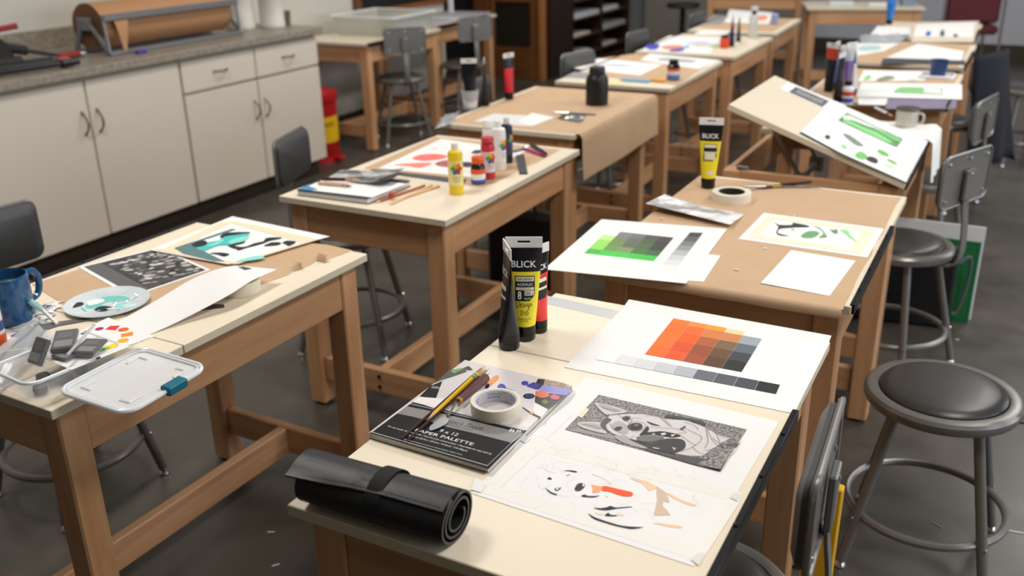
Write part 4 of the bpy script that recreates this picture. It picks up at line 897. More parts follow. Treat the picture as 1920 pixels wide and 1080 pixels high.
for p, m in (([(0.3146,1.6574),(0.3401,1.6273),(0.3727,1.6422),(0.3722,1.6601),(0.4153,1.6514),(0.4129,1.6376),(0.3844,1.622),(0.3542,1.5981),(0.3505,1.5838),(0.3555,1.5552),(0.3805,1.546),(0.3851,1.5409),(0.361,1.5395),(0.3487,1.5644),(0.343,1.6119)], K), ([(0.3682,1.6622),(0.3904,1.6593),(0.4132,1.653),(0.3937,1.6441)], K), ([(0.4146,1.5641),(0.4233,1.6048),(0.4461,1.6128),(0.4544,1.5885),(0.4443,1.5538),(0.422,1.5459)], GR1),
             ([(0.4271,1.6543),(0.4463,1.6466),(0.4691,1.6013),(0.4776,1.5751),(0.4662,1.5639),(0.4588,1.5665),(0.4643,1.5991),(0.4486,1.6351)], GR1), ([(0.4682,1.6503),(0.4788,1.6402),(0.4885,1.6534),(0.4964,1.6236),(0.4911,1.6114),(0.4763,1.6353)], col((112, 150, 116))), ([(0.4969,1.651),(0.5176,1.6543),(0.5257,1.6273),(0.5515,1.5739),(0.5594,1.5659),(0.5355,1.5899),(0.5163,1.623)], GR2), ([(0.3768,1.6084),(0.3832,1.6113),(0.3902,1.5958),(0.3838,1.5929)], GR2)):
    patch(lf, p, zl, m, 'brush_stroke', 2)
sheet('blank_sheet', 'small blank white sheet near the ledge of the brown paper table', 'paper', [(0.4058,1.177),(0.562,1.1682),(0.575,1.4252),(0.4162,1.4374)], 0.0012, None, lambda u, v: 0.006 * (1 - v) ** 2 * (1 - u) * 0.3, 0.0005)
pq = [(-0.0359,1.6022),(0.2301,1.5412),(0.2306,1.6896),(-0.02,1.7212)]
pr = sheet('curled_print', 'curled grey and white print lifting off the brown paper', 'photograph', pq, 0.001, mat('smoky_print', (150, 148, 146), 0.4, noise=((240, 240, 242), 13.0), contrast=0.16), lambda u, v: 0.022 * (1 - v) * (1 - u) + 0.012 * (1 - v) * u + 0.02 * v * (1 - u) ** 3, 0.0005)
stick('paint_brush', 'slim paint brush with silver ferrule pointing left on the brown paper', 'brush', (0.3702,2.0478), (0.1142,1.94), 0.004, 0.004, [('handle', 0, 0.6, 0.002, 0.0045, MAROON), ('ferrule', 0.6, 0.85, 0.004, 0.003, CHROME), ('bristles', 0.85, 1, 0.003, 0.001, BRIS)])
stick('paint_brush', 'thick maroon handled paint brush crossing the slim one on the brown paper', 'brush', (0.332,2.0772), (0.1963,1.9439), 0.008, 0.006, [('handle', 0, 0.55, 0.004, 0.0075, MAROON), ('ferrule', 0.55, 0.72, 0.0055, 0.0045, FERR), ('bristles', 0.72, 1, 0.004, 0.0015, mat('dark_bristle', (70, 62, 56), 0.7))])
stick('palette_knife', 'small palette knife with pale blade on the brown paper', 'palette knife', (0.1744,1.9147), (0.2601,2.0317), 0.003, 0.003, [('blade', 0, 0.4, 0.002, 0.003, CHROME), ('handle', 0.4, 1, 0.0045, 0.005, mat('dark_handle', (74, 50, 44), 0.4))])
for i, p in enumerate(((0.3324,1.2386), (0.355,1.418), (0.3583,1.7256), (0.0331,1.545))):
    o = MB().cbox(-0.006, 0.006, -0.0022, 0.0022, 0, 0.0035, 0.001).build('paper_scrap', PAPER2, None, (p[0], p[1], TOP + 0.0016)); o.rotation_euler = (0, 0.1, 0.9 * i)
    tag(o, 'tiny white paper scrap on the brown paper, ' + ('left of the blank sheet', 'near the leaf painting corner', 'above the leaf painting', 'beside the curled print')[i], 'scrap', 'white scraps on the brown paper')

# ------------------------------------------------------------------ tilted board: sheets held on the slope (placed in the board's own plane)
ang3 = math.radians(19.8); H3 = Vector((T3.location.x + 0.305, T3.location.y - 0.4635, TOP))
def on_board(name, label, cat, Q, z, m, t=0.0006):
    """sheet in board coordinates: u from the raised left edge, v from the near edge"""
    o = MB().prism([(p[0] - 0.61, p[1]) for p in Q], z, z + t).build(name, m, None, tuple(H3), smooth=False)
    o.rotation_euler = (0, ang3, 0); return tag(o, label, cat)
def bpatch(parent, P, z, m, s=2, name='brush_stroke'):
    P = smooth_poly(P, s) if s else P; PSTEP[0] = (PSTEP[0] + 1) % 7
    mb = MB(); n = len(P); a = sum(P[i][0] * P[(i + 1) % n][1] - P[(i + 1) % n][0] * P[i][1] for i in range(n))
    if a < 0: P = P[::-1]
    mb.add([(p[0] - 0.61, p[1], z + 0.00002 * PSTEP[0]) for p in P], [tuple(range(n))]); return mb.build(name, m, parent, smooth=False)
b1 = on_board('reference_sheet', 'white sheet with dark landscape print taped high on the tilted board', 'paper', [(0.0611,0.446),(0.0589,0.5963),(0.2904,0.6279),(0.2519,0.471),(0.2289,0.4443)], 0.0006, PAPER2)
bpatch(b1, [(0.0968,0.4637),(0.0966,0.5764),(0.2293,0.5798),(0.2291,0.4588)], 0.0015, mat('dark_photo_print', (64, 62, 64), 0.5, noise=((120, 118, 120), 40.0)), 0, 'printed_photo')
bpatch(b1, [(0.1109,0.4908),(0.112,0.5484),(0.2171,0.5501),(0.2182,0.489),(0.1618,0.4894)], 0.0018, mat('pale_print', (176, 174, 176), 0.5, noise=((110, 108, 110), 60.0)), 0, 'printed_photo')
b2 = on_board('green_landscape_sheet', 'white sheet with framed green landscape painting on the tilted board', 'paper', [(0.239,0.2882),(0.2354,0.5889),(0.6054,0.6177),(0.6069,0.2818)], 0.0016, PAPER)
b3 = on_board('green_test_sheet', 'white sheet with scattered green and black daubs along the low edge of the board', 'paper', [(0.2429,0.0223),(0.239,0.2882),(0.6069,0.2818),(0.6129,0.0014)], 0.0008, PAPER)
bpatch(b2, [(0.3066,0.3678),(0.3108,0.5222),(0.5278,0.497),(0.5249,0.3523)], 0.0026, mat('green_paint_dark', (72, 104, 78), 0.6, noise=((116, 176, 118), 30.0)), 0)
bpatch(b2, [(0.3195,0.4097),(0.3238,0.4999),(0.5177,0.4762),(0.4402,0.4786),(0.395,0.4588),(0.343,0.4491)], 0.0030, col((232, 236, 232)), 2)
bpatch(b2, [(0.3217,0.3756),(0.3365,0.4293),(0.3913,0.4247),(0.4434,0.4343),(0.5059,0.3907),(0.4793,0.3607),(0.4132,0.3705),(0.3582,0.3786)], 0.0032, col((136, 218, 130)), 2)
bpatch(b2, [(0.4269,0.4629),(0.4667,0.4836),(0.526,0.4758),(0.5202,0.4318),(0.4697,0.4392)], 0.0032, col((120, 196, 120)), 2)
D3 = [([(0.3123,0.1108),(0.3179,0.1458),(0.3303,0.1251),(0.3263,0.0894)], (50, 48, 46)), ([(0.352,0.2292),(0.3696,0.2542),(0.4122,0.224),(0.4333,0.1973),(0.4136,0.1693),(0.3838,0.1893)], (132, 142, 132)), ([(0.3735,0.0888),(0.3804,0.1137),(0.3941,0.0967),(0.3883,0.0674)], (150, 214, 140)), ([(0.4282,0.0547),(0.4341,0.1205),(0.4584,0.113),(0.4644,0.0601),(0.4451,0.0339)], (120, 196, 110)), ([(0.4612,0.0753),(0.4724,0.1184),(0.4945,0.1173),(0.5001,0.0686),(0.478,0.0543)], (36, 44, 34)), ([(0.4762,0.2144),(0.4858,0.2447),(0.5143,0.2325),(0.5171,0.2043),(0.497,0.1877)], (112, 190, 96)), ([(0.5175,0.1613),(0.5342,0.1821),(0.5565,0.1592),(0.5383,0.1465)], (120, 190, 110)), ([(0.5154,0.093),(0.5356,0.1202),(0.5543,0.1022),(0.534,0.0753)], (206, 232, 200))]
for P, c in D3: bpatch(b3, P, 0.0018, col(c), 2)
bpatch(b3, [(0.2436,0.0215),(0.2441,0.0455),(0.3939,0.0095),(0.6149,0.0127),(0.6134,-0.0016),(0.3932,-0.0089)], 0.0018, col((38, 62, 36)), 0, 'dark_green_edge')
# on the fixed strip behind the tilted board: cloth, jar, brush
Q = [(0.4723,2.8069),(0.6318,2.5466),(0.678,2.8949),(0.4812,3.1563)]
def crumple(name, label, cat, Q, z, h, m, seed, n=14):
    random.seed(seed); R = [[random.uniform(0, 1) for _ in range(n + 1)] for _ in range(n + 1)]
    def fn(u, v):
        p = bil(Q, u, v); i, j = round(u * n), round(v * n); e = 1 - max(abs(2 * u - 1), abs(2 * v - 1)) ** 3
        return (p[0] - cx + (R[i][j] - 0.5) * 0.02 * (1 if 0 < i < n else 1), p[1] - cy + (R[j][i] - 0.5) * 0.02, h * (0.15 + 0.85 * e) * (0.35 + 0.65 * R[i][j]) * (0.5 + 0.5 * math.sin(5 * u + 3 * v + seed) ** 2))
    cx = sum(p[0] for p in Q) / 4; cy = sum(p[1] for p in Q) / 4
    o = MB().grid(fn, n, n, 0.0008).build(name, m, None, (cx, cy, TOP + z + 0.001), ang=60); return tag(o, label, cat)
CLOTH = mat('paper_towel', (236, 234, 230), 0.85)
def towel_drape(name, label, xa, xb, ya, yb, m):
    def fn(u, v):
        x = lerp(xa, xb, u); y = lerp(ya, yb, v) + 0.012 * math.sin(9 * u); z = 0.004 + 0.006 * math.sin(8 * u + 5 * v) ** 2
        ed = T3.location.x + 0.312
        if x > ed: d = x - ed; z -= d * 3.0; x = ed + 0.004 + d * 0.25 + 0.006 * math.sin(14 * v)
        return (x - xa, y - ya, z)
    o = MB().grid(fn, 18, 10, 0.0008).build(name, m, None, (xa, ya, TOP + 0.0012), ang=60); return tag(o, label, 'paper towel')
towel_drape('paper_towel', 'white paper towel drooping over the edge behind the tilted board', 0.36, 0.66, 2.83, 3.09, CLOTH)
jx, jy = (0.4924,3.0329)
t = thing('glass_jar', 'clear glass mug with a metal rim behind the tilted board', 'jar', (jx, jy, TOP + 0.008))
MB().lathe([(0.0, 0.0), (0.038, 0.0), (0.041, 0.004), (0.042, 0.06), (0.039, 0.066), (0.036, 0.06), (0.036, 0.006), (0.0, 0.005)], 24).build('glass_body', glass('jar_glass', (226, 222, 212), 0.05, 0.45), t)
MB().lathe([(0.0, 0.062), (0.043, 0.062), (0.044, 0.066), (0.043, 0.071), (0.0, 0.072)], 24).build('lid', mat('tin_lid', (120, 116, 106), 0.35, metal=0.7), t)
MB().tube(smooth_line([(0.04, -0.012, 0.055), (0.058, -0.018, 0.052), (0.062, -0.02, 0.035), (0.055, -0.018, 0.018), (0.04, -0.012, 0.014)], 4), 0.005, 8).build('handle', glass('jar_glass'), t)
stick('paint_brush', 'pale handled brush resting by the glass mug behind the tilted board', 'brush', (0.3329,3.3378), (0.4196,3.1974), 0.012, 0.01, [('handle', 0, 0.7, 0.005, 0.006, PAPER2), ('ferrule', 0.7, 0.85, 0.005, 0.004, CHROME), ('bristles', 0.85, 1.0, 0.004, 0.002, BRIS)])

# ------------------------------------------------------------------ right row, fourth to sixth table
K4 = ribbon_sheet('kraft_sheet', 'brown paper under the green strip painting behind the tilted board', 'paper', [(0.0, 3.51), (0.575, 3.51), (0.575, 4.4), (0.0, 4.4)], 0.0003, KRAFT)
W4 = sheet('strip_painting', 'white sheet with a long green framed painting on the table of upright tubes', 'paper', [(0.212,3.5955),(0.641,3.7002),(0.6108,4.0988),(0.1761,3.9755)], 0.0046)
patch(W4, [(0.3496,3.7513),(0.5551,3.7765),(0.5375,3.9669),(0.3651,3.923),(0.3499,3.8556)], W4.location.z, mat('green_strip', (126, 152, 120), 0.6, noise=((190, 214, 184), 30.0)), 'painted_strip')
patch(W4, [(0.3592,3.7845),(0.4131,3.7623),(0.4672,3.8132),(0.4576,3.9229),(0.3771,3.9031),(0.3563,3.843)], W4.location.z + 0.0003, col((136, 206, 128)), 'brush_stroke', 2)
patch(W4, [(0.4716,3.8149),(0.5452,3.8097),(0.5335,3.9349),(0.4599,3.9238)], W4.location.z + 0.0003, PAPER, 'pale_area')
U4 = sheet('test_sheet', 'white sheet with small green daubs behind the strip painting', 'paper', [(0.1517,4.032),(0.4392,4.1613),(0.4315,4.4756),(0.1221,4.3758)], 0.0012)
for q, c in (([(0.163,4.104),(0.1691,4.2466),(0.1942,4.1506),(0.1874,4.0627)], (150, 210, 130)), ([(0.2233,4.0936),(0.2528,4.2433),(0.2985,4.2085),(0.2902,4.1198),(0.2518,4.0712)], (140, 150, 130)), ([(0.3635,4.1317),(0.3882,4.175),(0.4126,4.1343),(0.3826,4.0961)], (176, 190, 170))): patch(U4, q, U4.location.z, col(c), 'brush_stroke', 2)
sheet('purple_print', 'grey purple printed strip at the near edge of the table with upright tubes', 'photograph', [(0.369,3.3801),(0.6337,3.4941),(0.6197,3.7107),(0.3486,3.6228)], 0.0012, mat('purple_streak_print', (150, 142, 166), 0.6, noise=((110, 104, 130), 30.0), stretch=(1, 6, 1)))
sheet('blank_sheet', 'plain white strip left of the purple printed strip', 'paper', [(0.2502,3.4342),(0.3571,3.4648),(0.3435,3.6263),(0.2207,3.6132)], 0.001)
cxy = (0.4853,4.2758)
t = thing('paint_tray', 'white dish under the blue cup on the right row', 'dish', (cxy[0], cxy[1], TOP + 0.001))
MB().prism(rrect(0.15, 0.13, 0.02), 0, 0.006).build('base', PAPER2, t); 
mb = MB(); mb.tube([(p[0], p[1], 0.012) for p in rrect(0.15, 0.13, 0.02)], 0.006, 6, closed=True); mb.build('rim', PAPER2, t)
t = thing('blue_cup', 'dark blue cup on the white dish, right row of tables', 'cup', (cxy[0], cxy[1] + 0.005, TOP + 0.0075))
BLUEC = mat('cup_blue', (34, 62, 112), 0.3)
MB().lathe([(0.0, 0), (0.034, 0), (0.036, 0.003), (0.042, 0.078), (0.043, 0.08), (0.040, 0.08), (0.034, 0.008), (0.0, 0.006)], 28).build('body', BLUEC, t)
tubes4 = [((0.0736,3.7024), (30, 30, 34), -35, 'black paint tube with red marks, left end of the upright row of tubes', (190, 60, 40)), ((0.0832,3.7659), (92, 110, 190), 85, 'blue violet paint tube in the upright row behind the tilted board', (30, 30, 36)),
          ((0.1446,3.5874), (110, 40, 62), 105, 'maroon paint tube in the upright row behind the tilted board', (60, 50, 90)), ((0.1659,3.4207), (40, 40, 46), 80, 'black paint tube at the front of the upright row', (24, 24, 28)), ((0.1489,3.7621), (44, 150, 66), 60, 'green paint tube with white end in the upright row', (60, 170, 80))]
tubes4 += [((0.1456,3.6729), (120, 90, 160), 40, 'purple paint tube in the upright row behind the tilted board', (200, 198, 206)), ((0.1877,3.6328), (206, 206, 210), 95, 'pale grey paint tube at the right end of the upright row', (70, 90, 150))]
for p, c, a, lb, bd in tubes4: paint_tube(lb, p, a, c, 1.0, detail=0, z=0.001, group='upright tubes behind the tilted board', band=bd)
px_ = (0.2035,3.4231)
def lathe_bottle(name, label, cat, xy, parts, z=0.001, group=None, rz=0.0, base=TOP):
    t = thing(name, label, cat, (xy[0], xy[1], base + z), rz, group)
    for nm, pr, m in parts: MB().lathe(pr, 28).build(nm, m, t)
    return t
def cyl(r, z0, z1): return [(0.0, z0), (r, z0), (r, z1), (0.0, z1)]
lathe_bottle('ink_bottle', 'small white bottle with red and blue label at the front of the upright tubes', 'bottle', px_, [('body', [(0.0, 0), (0.024, 0), (0.026, 0.004), (0.026, 0.07), (0.014, 0.082), (0.0, 0.083)], PAPER2), ('label', [(0.0263, 0.012), (0.0265, 0.012), (0.0265, 0.03), (0.0263, 0.03)], col((56, 86, 168))), ('label', [(0.0263, 0.04), (0.0265, 0.04), (0.0265, 0.058), (0.0263, 0.058)], col((206, 62, 44))), ('cap', [(0.0, 0.082), (0.016, 0.082), (0.0155, 0.1), (0.0, 0.101)], BLACKP)])
ribbon_sheet('kraft_sheet', 'brown paper on the table with dark mounted sheets, right row', 'paper', [(-0.02, 4.67), (0.55, 4.67), (0.55, 5.55), (-0.02, 5.55)], 0.0003, KRAFT)
s5 = sheet('mount_board', 'dark grey mount board under white sheets on the right row', 'paper', [(0.1722,4.6219),(0.5778,4.7428),(0.5646,4.9012),(0.1561,4.8128)], 0.001, col((74, 76, 80)), None, 0.003)
sheet('blank_sheet', 'large white sheet on the dark mount board, right row', 'paper', [(0.1668,4.8384),(0.5493,4.8746),(0.5354,5.2445),(0.2599,5.4909)], 0.005)
s5b = sheet('teal_study', 'white sheet with a teal streak at the left of the right row', 'paper', [(-0.0142,4.8599),(0.1155,5.1393),(0.1523,5.5053),(-0.1019,5.4154)], 0.001)
patch(s5b, [(-0.0167,5.0913),(0.0815,5.1656),(0.0618,5.3429),(-0.0393,5.3068)], s5b.location.z, mat('teal_streak', (150, 196, 198), 0.6, noise=((200, 222, 222), 20.0)), 'brush_stroke', 2)
crumple('crumpled_wrap', 'crumpled clear wrap on the right row near the back', 'wrap', [(-0.0715,5.4262),(0.1523,5.5053),(0.1618,5.8413),(-0.1261,5.801)], 0.001, 0.035, mat('grey_wrap', (196, 200, 206), 0.25, alpha=0.75), 5)
t6 = sheet('drawing_board', 'cream drawing board with a white blue-marked sheet at the end of the right row', 'drawing board', [(0.2123,5.5531),(0.5562,5.6586),(0.517,6.8304),(0.1312,6.6345)], 0.0048, CREAM, None, 0.004)
w6 = sheet('marked_sheet', 'white sheet with blue, grey and black marks at the end of the right row', 'paper', [(0.1934,5.7947),(0.5349,5.8848),(0.494,6.7519),(0.1365,6.462)], 0.0092)
for q, c in (([(0.2668,5.8339),(0.2906,5.871),(0.2702,6.1042),(0.2444,6.0955)], (34, 106, 204)), ([(0.3462,5.8612),(0.374,5.8708),(0.3451,6.1918),(0.3224,6.1842)], (70, 96, 100)), ([(0.4257,5.8599),(0.4533,5.8695),(0.4359,6.0088),(0.4184,6.0028)], (40, 40, 42))): patch(w6, q, w6.location.z, col(c), 'painted_mark')
s6 = sheet('blank_sheet', 'white sheet with a green smear at the far left end of the right row', 'paper', [(-0.0726,5.8491),(0.1679,5.8726),(0.1139,6.3534),(-0.104,6.383)], 0.001)
patch(s6, [(0.0893,5.8164),(0.1698,5.7751),(0.1499,5.9671),(0.0942,5.9062)], s6.location.z, col((108, 150, 142)), 'brush_stroke', 2)
paint_tube('bright blue paint tube standing at the far end of the right row', (-0.0444,6.5013), 8, (40, 112, 190), 1.0, detail=0, z=0.001, band=(70, 130, 196))
# things at the back of the room
for i, (x, y, c, w, h) in enumerate(((-0.62, 7.85, (206, 212, 214), 0.2, 0.03), (-0.3, 7.9, (226, 226, 224), 0.22, 0.02), (-0.1, 7.93, (128, 140, 156), 0.1, 0.07))):
    o = MB().cbox(-w / 2, w / 2, -0.08, 0.08, 0, h, 0.004).build('sketchbook' if i < 2 else 'paint_box', col(c), None, (x, y, TOP + 0.001)); o.rotation_euler = (0, 0, 0.28)
    tag(o, ('pale blue sketchbook', 'off white sketchbook', 'grey blue paint box')[i] + ' on the sideways table at the back', ('sketchbook', 'sketchbook', 'box')[i])
MARF = mat('maroon_fabric', (92, 34, 42), 0.8)
t = thing('upholstered_chair', 'maroon upholstered chair at the back right', 'chair', (0.36, 8.75, 0.0), math.radians(20))
MB().cbox(-0.23, 0.23, -0.03, 0.04, 0.52, 0.98, 0.025).build('backrest', MARF, t); MB().cbox(-0.24, 0.24, -0.03, 0.42, 0.42, 0.5, 0.025).build('seat', MARF, t)
for sx in (-1, 1):
    MB().tube([(sx * 0.25, -0.06, 0.0), (sx * 0.25, -0.05, 0.7), (sx * 0.25, -0.02, 1.0)], 0.012, 8).build('leg', STEEL, t); MB().tube([(sx * 0.25, 0.4, 0.0), (sx * 0.25, 0.4, 0.46)], 0.012, 8).build('leg', STEEL, t)
t = thing('pedestal_stool', 'black pedestal stool in front of the grey metal cabinet at the back', 'stool', (-2.26, 8.6, 0.0))
MB().lathe([(0.0, 0.6), (0.15, 0.6), (0.165, 0.615), (0.16, 0.64), (0.0, 0.645)], 28).build('seat', mat('dark_seat', (44, 40, 38), 0.6), t); MB().tube([(0, 0, 0.03), (0, 0, 0.6)], 0.028, 12).build('post', BLACKM, t)
for k in range(5):
    a = k * 2 * math.pi / 5; MB().tube([(0, 0, 0.06), (0.22 * math.cos(a), 0.22 * math.sin(a), 0.018)], 0.016, 8).build('foot', BLACKM, t)
# jacket over a stool back, portfolio and cutting mat leaning by the tilted table
JK = mat('navy_cloth', (14, 17, 27), 0.85, bump=0.3, bscale=300)
def jacket(u, v):
    # u round the drape, v downwards
    a = lerp(-1.0, 1.0, u); s = abs(a); z = lerp(0.835, 0.3, v) - (0.0 if s < 0.5 else 0.03 * v)
    fold = 0.022 * math.sin(14 * u + 3 * v) * v; wid = lerp(0.155, 0.18, v)
    y = wid * math.sin(a * 1.9); x = lerp(0.0, 0.07, v) + (0.028 + 0.05 * v) * math.cos(a * 1.9) + fold
    return (x, y, z)
o = MB().grid(jacket, 36, 14).build('hanging_jacket', JK, None, (0.70, 4.576, 0.0)); o.rotation_euler = (0, 0, math.radians(-25))
sm = o.modifiers.new('cloth_thickness', 'SOLIDIFY'); sm.thickness = 0.006
tag(o, 'dark navy jacket hanging over a stool back at the right row', 'jacket')
PORT = mat('portfolio_black', (18, 18, 20), 0.5)
t = thing('art_portfolio', 'black art portfolio bag leaning behind the right hand stool', 'portfolio', (0.6, 2.86, 0.0), math.radians(8))
mb = MB().cbox(-0.24, 0.16, -0.02, 0.02, 0.0, 0.33, 0.012); mb.xform(Matrix.Rotation(math.radians(-6), 4, 'X')); mb.build('bag', PORT, t)
hp = [(0.162, -0.0, 0.27), (0.2, 0.02, 0.29), (0.205, 0.02, 0.2), (0.185, 0.01, 0.08), (0.162, 0.0, 0.06)]
MB().tube(smooth_line(hp, 4), 0.006, 8).build('handle', mat('grey_strap', (90, 92, 98), 0.5), t)
def lean(name, label, cat, x0, x1, z0, z1, y, m, t_, deg=-7):
    o = MB().cbox(x0, x1, -t_ / 2, t_ / 2, 0, z1 - z0, min(0.003, t_ / 4)).build(name, m, None, (0, y, z0 + 0.001)); o.rotation_euler = (math.radians(deg), 0, 0); return tag(o, label, cat)
wb = lean('white_foam_board', 'white foam board standing behind the green cutting mat', 'board', 0.5, 0.83, 0, 0.375, 3.0, PAPER2, 0.006)
gm = lean('cutting_mat', 'green gridded cutting mat standing on the floor behind the right hand stool', 'cutting mat', 0.5, 0.823, 0, 0.325, 2.965, mat('mat_green', (22, 112, 62), 0.55), 0.003)
gl = MB()
for k in range(13): x = 0.52 + 0.0235 * k; gl.box(x, x + 0.0008, -0.0018, -0.0016, 0.02, 0.305)
for k in range(13): z = 0.02 + 0.0235 * k; gl.box(0.52, 0.803, -0.0018, -0.0016, z, z + 0.0008)
gl.build('grid_lines', mat('mat_lines', (110, 160, 70), 0.6), gm, smooth=False)
lean('yellow_folder', 'yellow folder standing on the floor behind the nearest stool', 'folder', 0.6, 0.668, 0, 0.39, 0.93, mat('yellow_card', (224, 172, 30), 0.6), 0.03, -4)

# ------------------------------------------------------------------ left table: mug, palette plate, plastic box, sheets
ribbon_sheet('kraft_sheet', 'torn brown paper under the teal painting on the left table', 'paper', [(-1.1601,0.4367),(-1.1434,0.5733),(-1.0675,0.7404),(-0.961,0.9137),(-0.6947,0.9736),(-0.6026,0.9652),(-0.609,0.9262),(-0.6238,0.8582),(-0.6387,0.8641),(-0.6322,0.833),(-0.6355,0.7899),(-0.6414,0.7749),(-0.6375,0.7526),(-0.6531,0.6752),(-0.6709,0.5364),(-0.7113,0.4175),(-0.9513,0.376)], 0.0003, KRAFT)
for i, q in enumerate(([(-0.6426,0.7784),(-0.658,0.821),(-0.6307,0.7963)], [(-0.6362,0.861),(-0.6465,0.8866),(-0.6127,0.8762),(-0.6053,0.8583)])):
    cx = sum(p[0] for p in q) / len(q); cy = sum(p[1] for p in q) / len(q)
    o = MB().grid(lambda u, v: tuple(bil([q[0], q[-1], q[-1], q[1]] if len(q) == 3 else [q[0], q[3], q[2], q[1]], u, v)[d] - (cx, cy)[d] for d in (0, 1)) + (0.014 * math.sin(math.pi * v * 0.8) + 0.004 * v,), 6, 6, 0.0006).build('torn_paper_curl', KRAFT, None, (cx, cy, TOP + 0.0018))
    tag(o, 'curled torn flap of brown paper, %s of the two on the left table' % ('nearer', 'farther')[i], 'paper scrap')
# black and white print
BWQ = [(-1.1587,0.5676),(-0.8736,0.4815),(-0.8349,0.6953),(-1.0865,0.7641)]
BWQ = [BWQ[0], BWQ[1], BWQ[2], BWQ[3]]
bw = sheet('stone_photograph', 'black and white print of stones on the left table', 'photograph', BWQ, 0.0014, PAPER, None, 0.0005)
zb = bw.location.z + 0.0003
patch(bw, sub_quad(BWQ, 0.04, 0.97, 0.05, 0.96), zb, mat('stone_print', (40, 39, 40), 0.45, noise=((84, 83, 83), 26.0), contrast=0.28), 'printed_photo')
patch(bw, sub_quad(BWQ, 0.04, 0.97, 0.05, 0.24), zb + 0.0004, mat('grey_print_flat', (96, 96, 98), 0.45), 'printed_band')
random.seed(11)
for k in range(95):
    u, v = random.uniform(0.1, 0.92), random.uniform(0.3, 0.93); c = bil(BWQ, u, v); a = random.uniform(0.5, 1.3); rx, ry = random.uniform(0.006, 0.013), random.uniform(0.004, 0.008)
    patch(bw, [(c[0] + rx * math.cos(th) * math.cos(a) - ry * math.sin(th) * math.sin(a), c[1] + rx * math.cos(th) * math.sin(a) + ry * math.sin(th) * math.cos(a)) for th in [i * math.pi / 5 for i in range(10)]], zb + 0.0003, G(random.choice((104, 130, 156, 176, 196, 210))), 'printed_stone')
# teal painting
TQ = [(-1.0821,0.7291),(-0.8139,0.7335),(-0.7177,1.0183),(-1.0924,1.0456)]
te = sheet('teal_painting', 'taped painting with teal and black shapes on the left table', 'paper', TQ, 0.002, None, lambda u, v: 0.010 * (1 - v) * 0 + 0.012 * u * (1 - u) * 0 + 0.004, 0.0006)
zt_ = te.location.z + 0.0045
tp = mat('buff_tape', (240, 221, 188), 0.7)
for q in ([(-1.0512,0.7343),(-1.0238,0.7357),(-1.0501,1.014),(-1.0809,0.9932)], [(-1.0738,0.9964),(-1.0501,1.014),(-0.7282,0.9832),(-0.7465,0.9449)], [(-0.7501,0.9492),(-0.7282,0.9832),(-0.7921,0.7479),(-0.8078,0.7364)], [(-1.0756,0.7344),(-1.0416,0.7617),(-0.8134,0.7517),(-0.8139,0.7335)]): patch(te, q, zt_, tp, 'masking_tape')
TE_ = col((92, 128, 132)); TL1 = col((70, 196, 186)); TL2 = col((140, 222, 214)); BK = col((30, 34, 38))
patch(te, [(-1.0318,0.7662),(-1.02,0.8545),(-1.0084,0.9538),(-0.9922,0.9548),(-1.0031,0.8868),(-1.0137,0.8096),(-0.9215,0.7743),(-0.834,0.7452),(-0.8603,0.7351),(-0.9736,0.7423)], zt_ + 0.0004, TE_, 'painted_area')
for q, m in (([(-1.0096,0.8056),(-1.0101,0.8446),(-0.9823,0.8359),(-0.9713,0.8151),(-0.9806,0.7957)], BK), ([(-0.9913,0.8923),(-0.9935,0.9224),(-0.9467,0.9503),(-0.9336,0.9412),(-0.9601,0.9128),(-0.9741,0.8818)], BK), ([(-0.9822,0.795),(-0.9856,0.8344),(-0.9679,0.8605),(-0.9755,0.8934),(-0.9558,0.9185),(-0.937,0.9397),(-0.9091,0.9118),(-0.9001,0.8739),(-0.9157,0.8455),(-0.9387,0.8302),(-0.9397,0.7975),(-0.9465,0.7806)], TL1), ([(-0.9369,0.8629),(-0.9374,0.8988),(-0.9226,0.924),(-0.9046,0.9018),(-0.9055,0.8596)], TL2), ([(-0.9657,0.8142),(-0.9625,0.8451),(-0.966,0.8734),(-0.9523,0.8641),(-0.95,0.8273)], TL2),
             ([(-0.9159,0.8408),(-0.8979,0.8868),(-0.8907,0.8688),(-0.8996,0.8483),(-0.8791,0.8462),(-0.8644,0.8554),(-0.8636,0.8849),(-0.8519,0.9081),(-0.8642,0.9325),(-0.8381,0.9506),(-0.8239,0.9475),(-0.8392,0.9199),(-0.8407,0.8955),(-0.8476,0.8724),(-0.857,0.8473),(-0.8615,0.8224),(-0.8721,0.8288)], BK), ([(-0.826,0.8789),(-0.8263,0.9104),(-0.8019,0.9193),(-0.7954,0.9012),(-0.813,0.8849)], BK), ([(-0.7987,0.9208),(-0.7965,0.9397),(-0.768,0.9409),(-0.7646,0.9074),(-0.7781,0.9127)], BK), ([(-0.9168,0.7742),(-0.8951,0.7899),(-0.8755,0.7934),(-0.8602,0.7894),(-0.8636,0.7714),(-0.8872,0.7769)], BK), ([(-0.8072,0.7546),(-0.8,0.7901),(-0.7853,0.8132),(-0.7594,0.809),(-0.7769,0.7793)], TL2)):
    patch(te, q, zt_ + 0.0008, m, 'brush_stroke', 2)
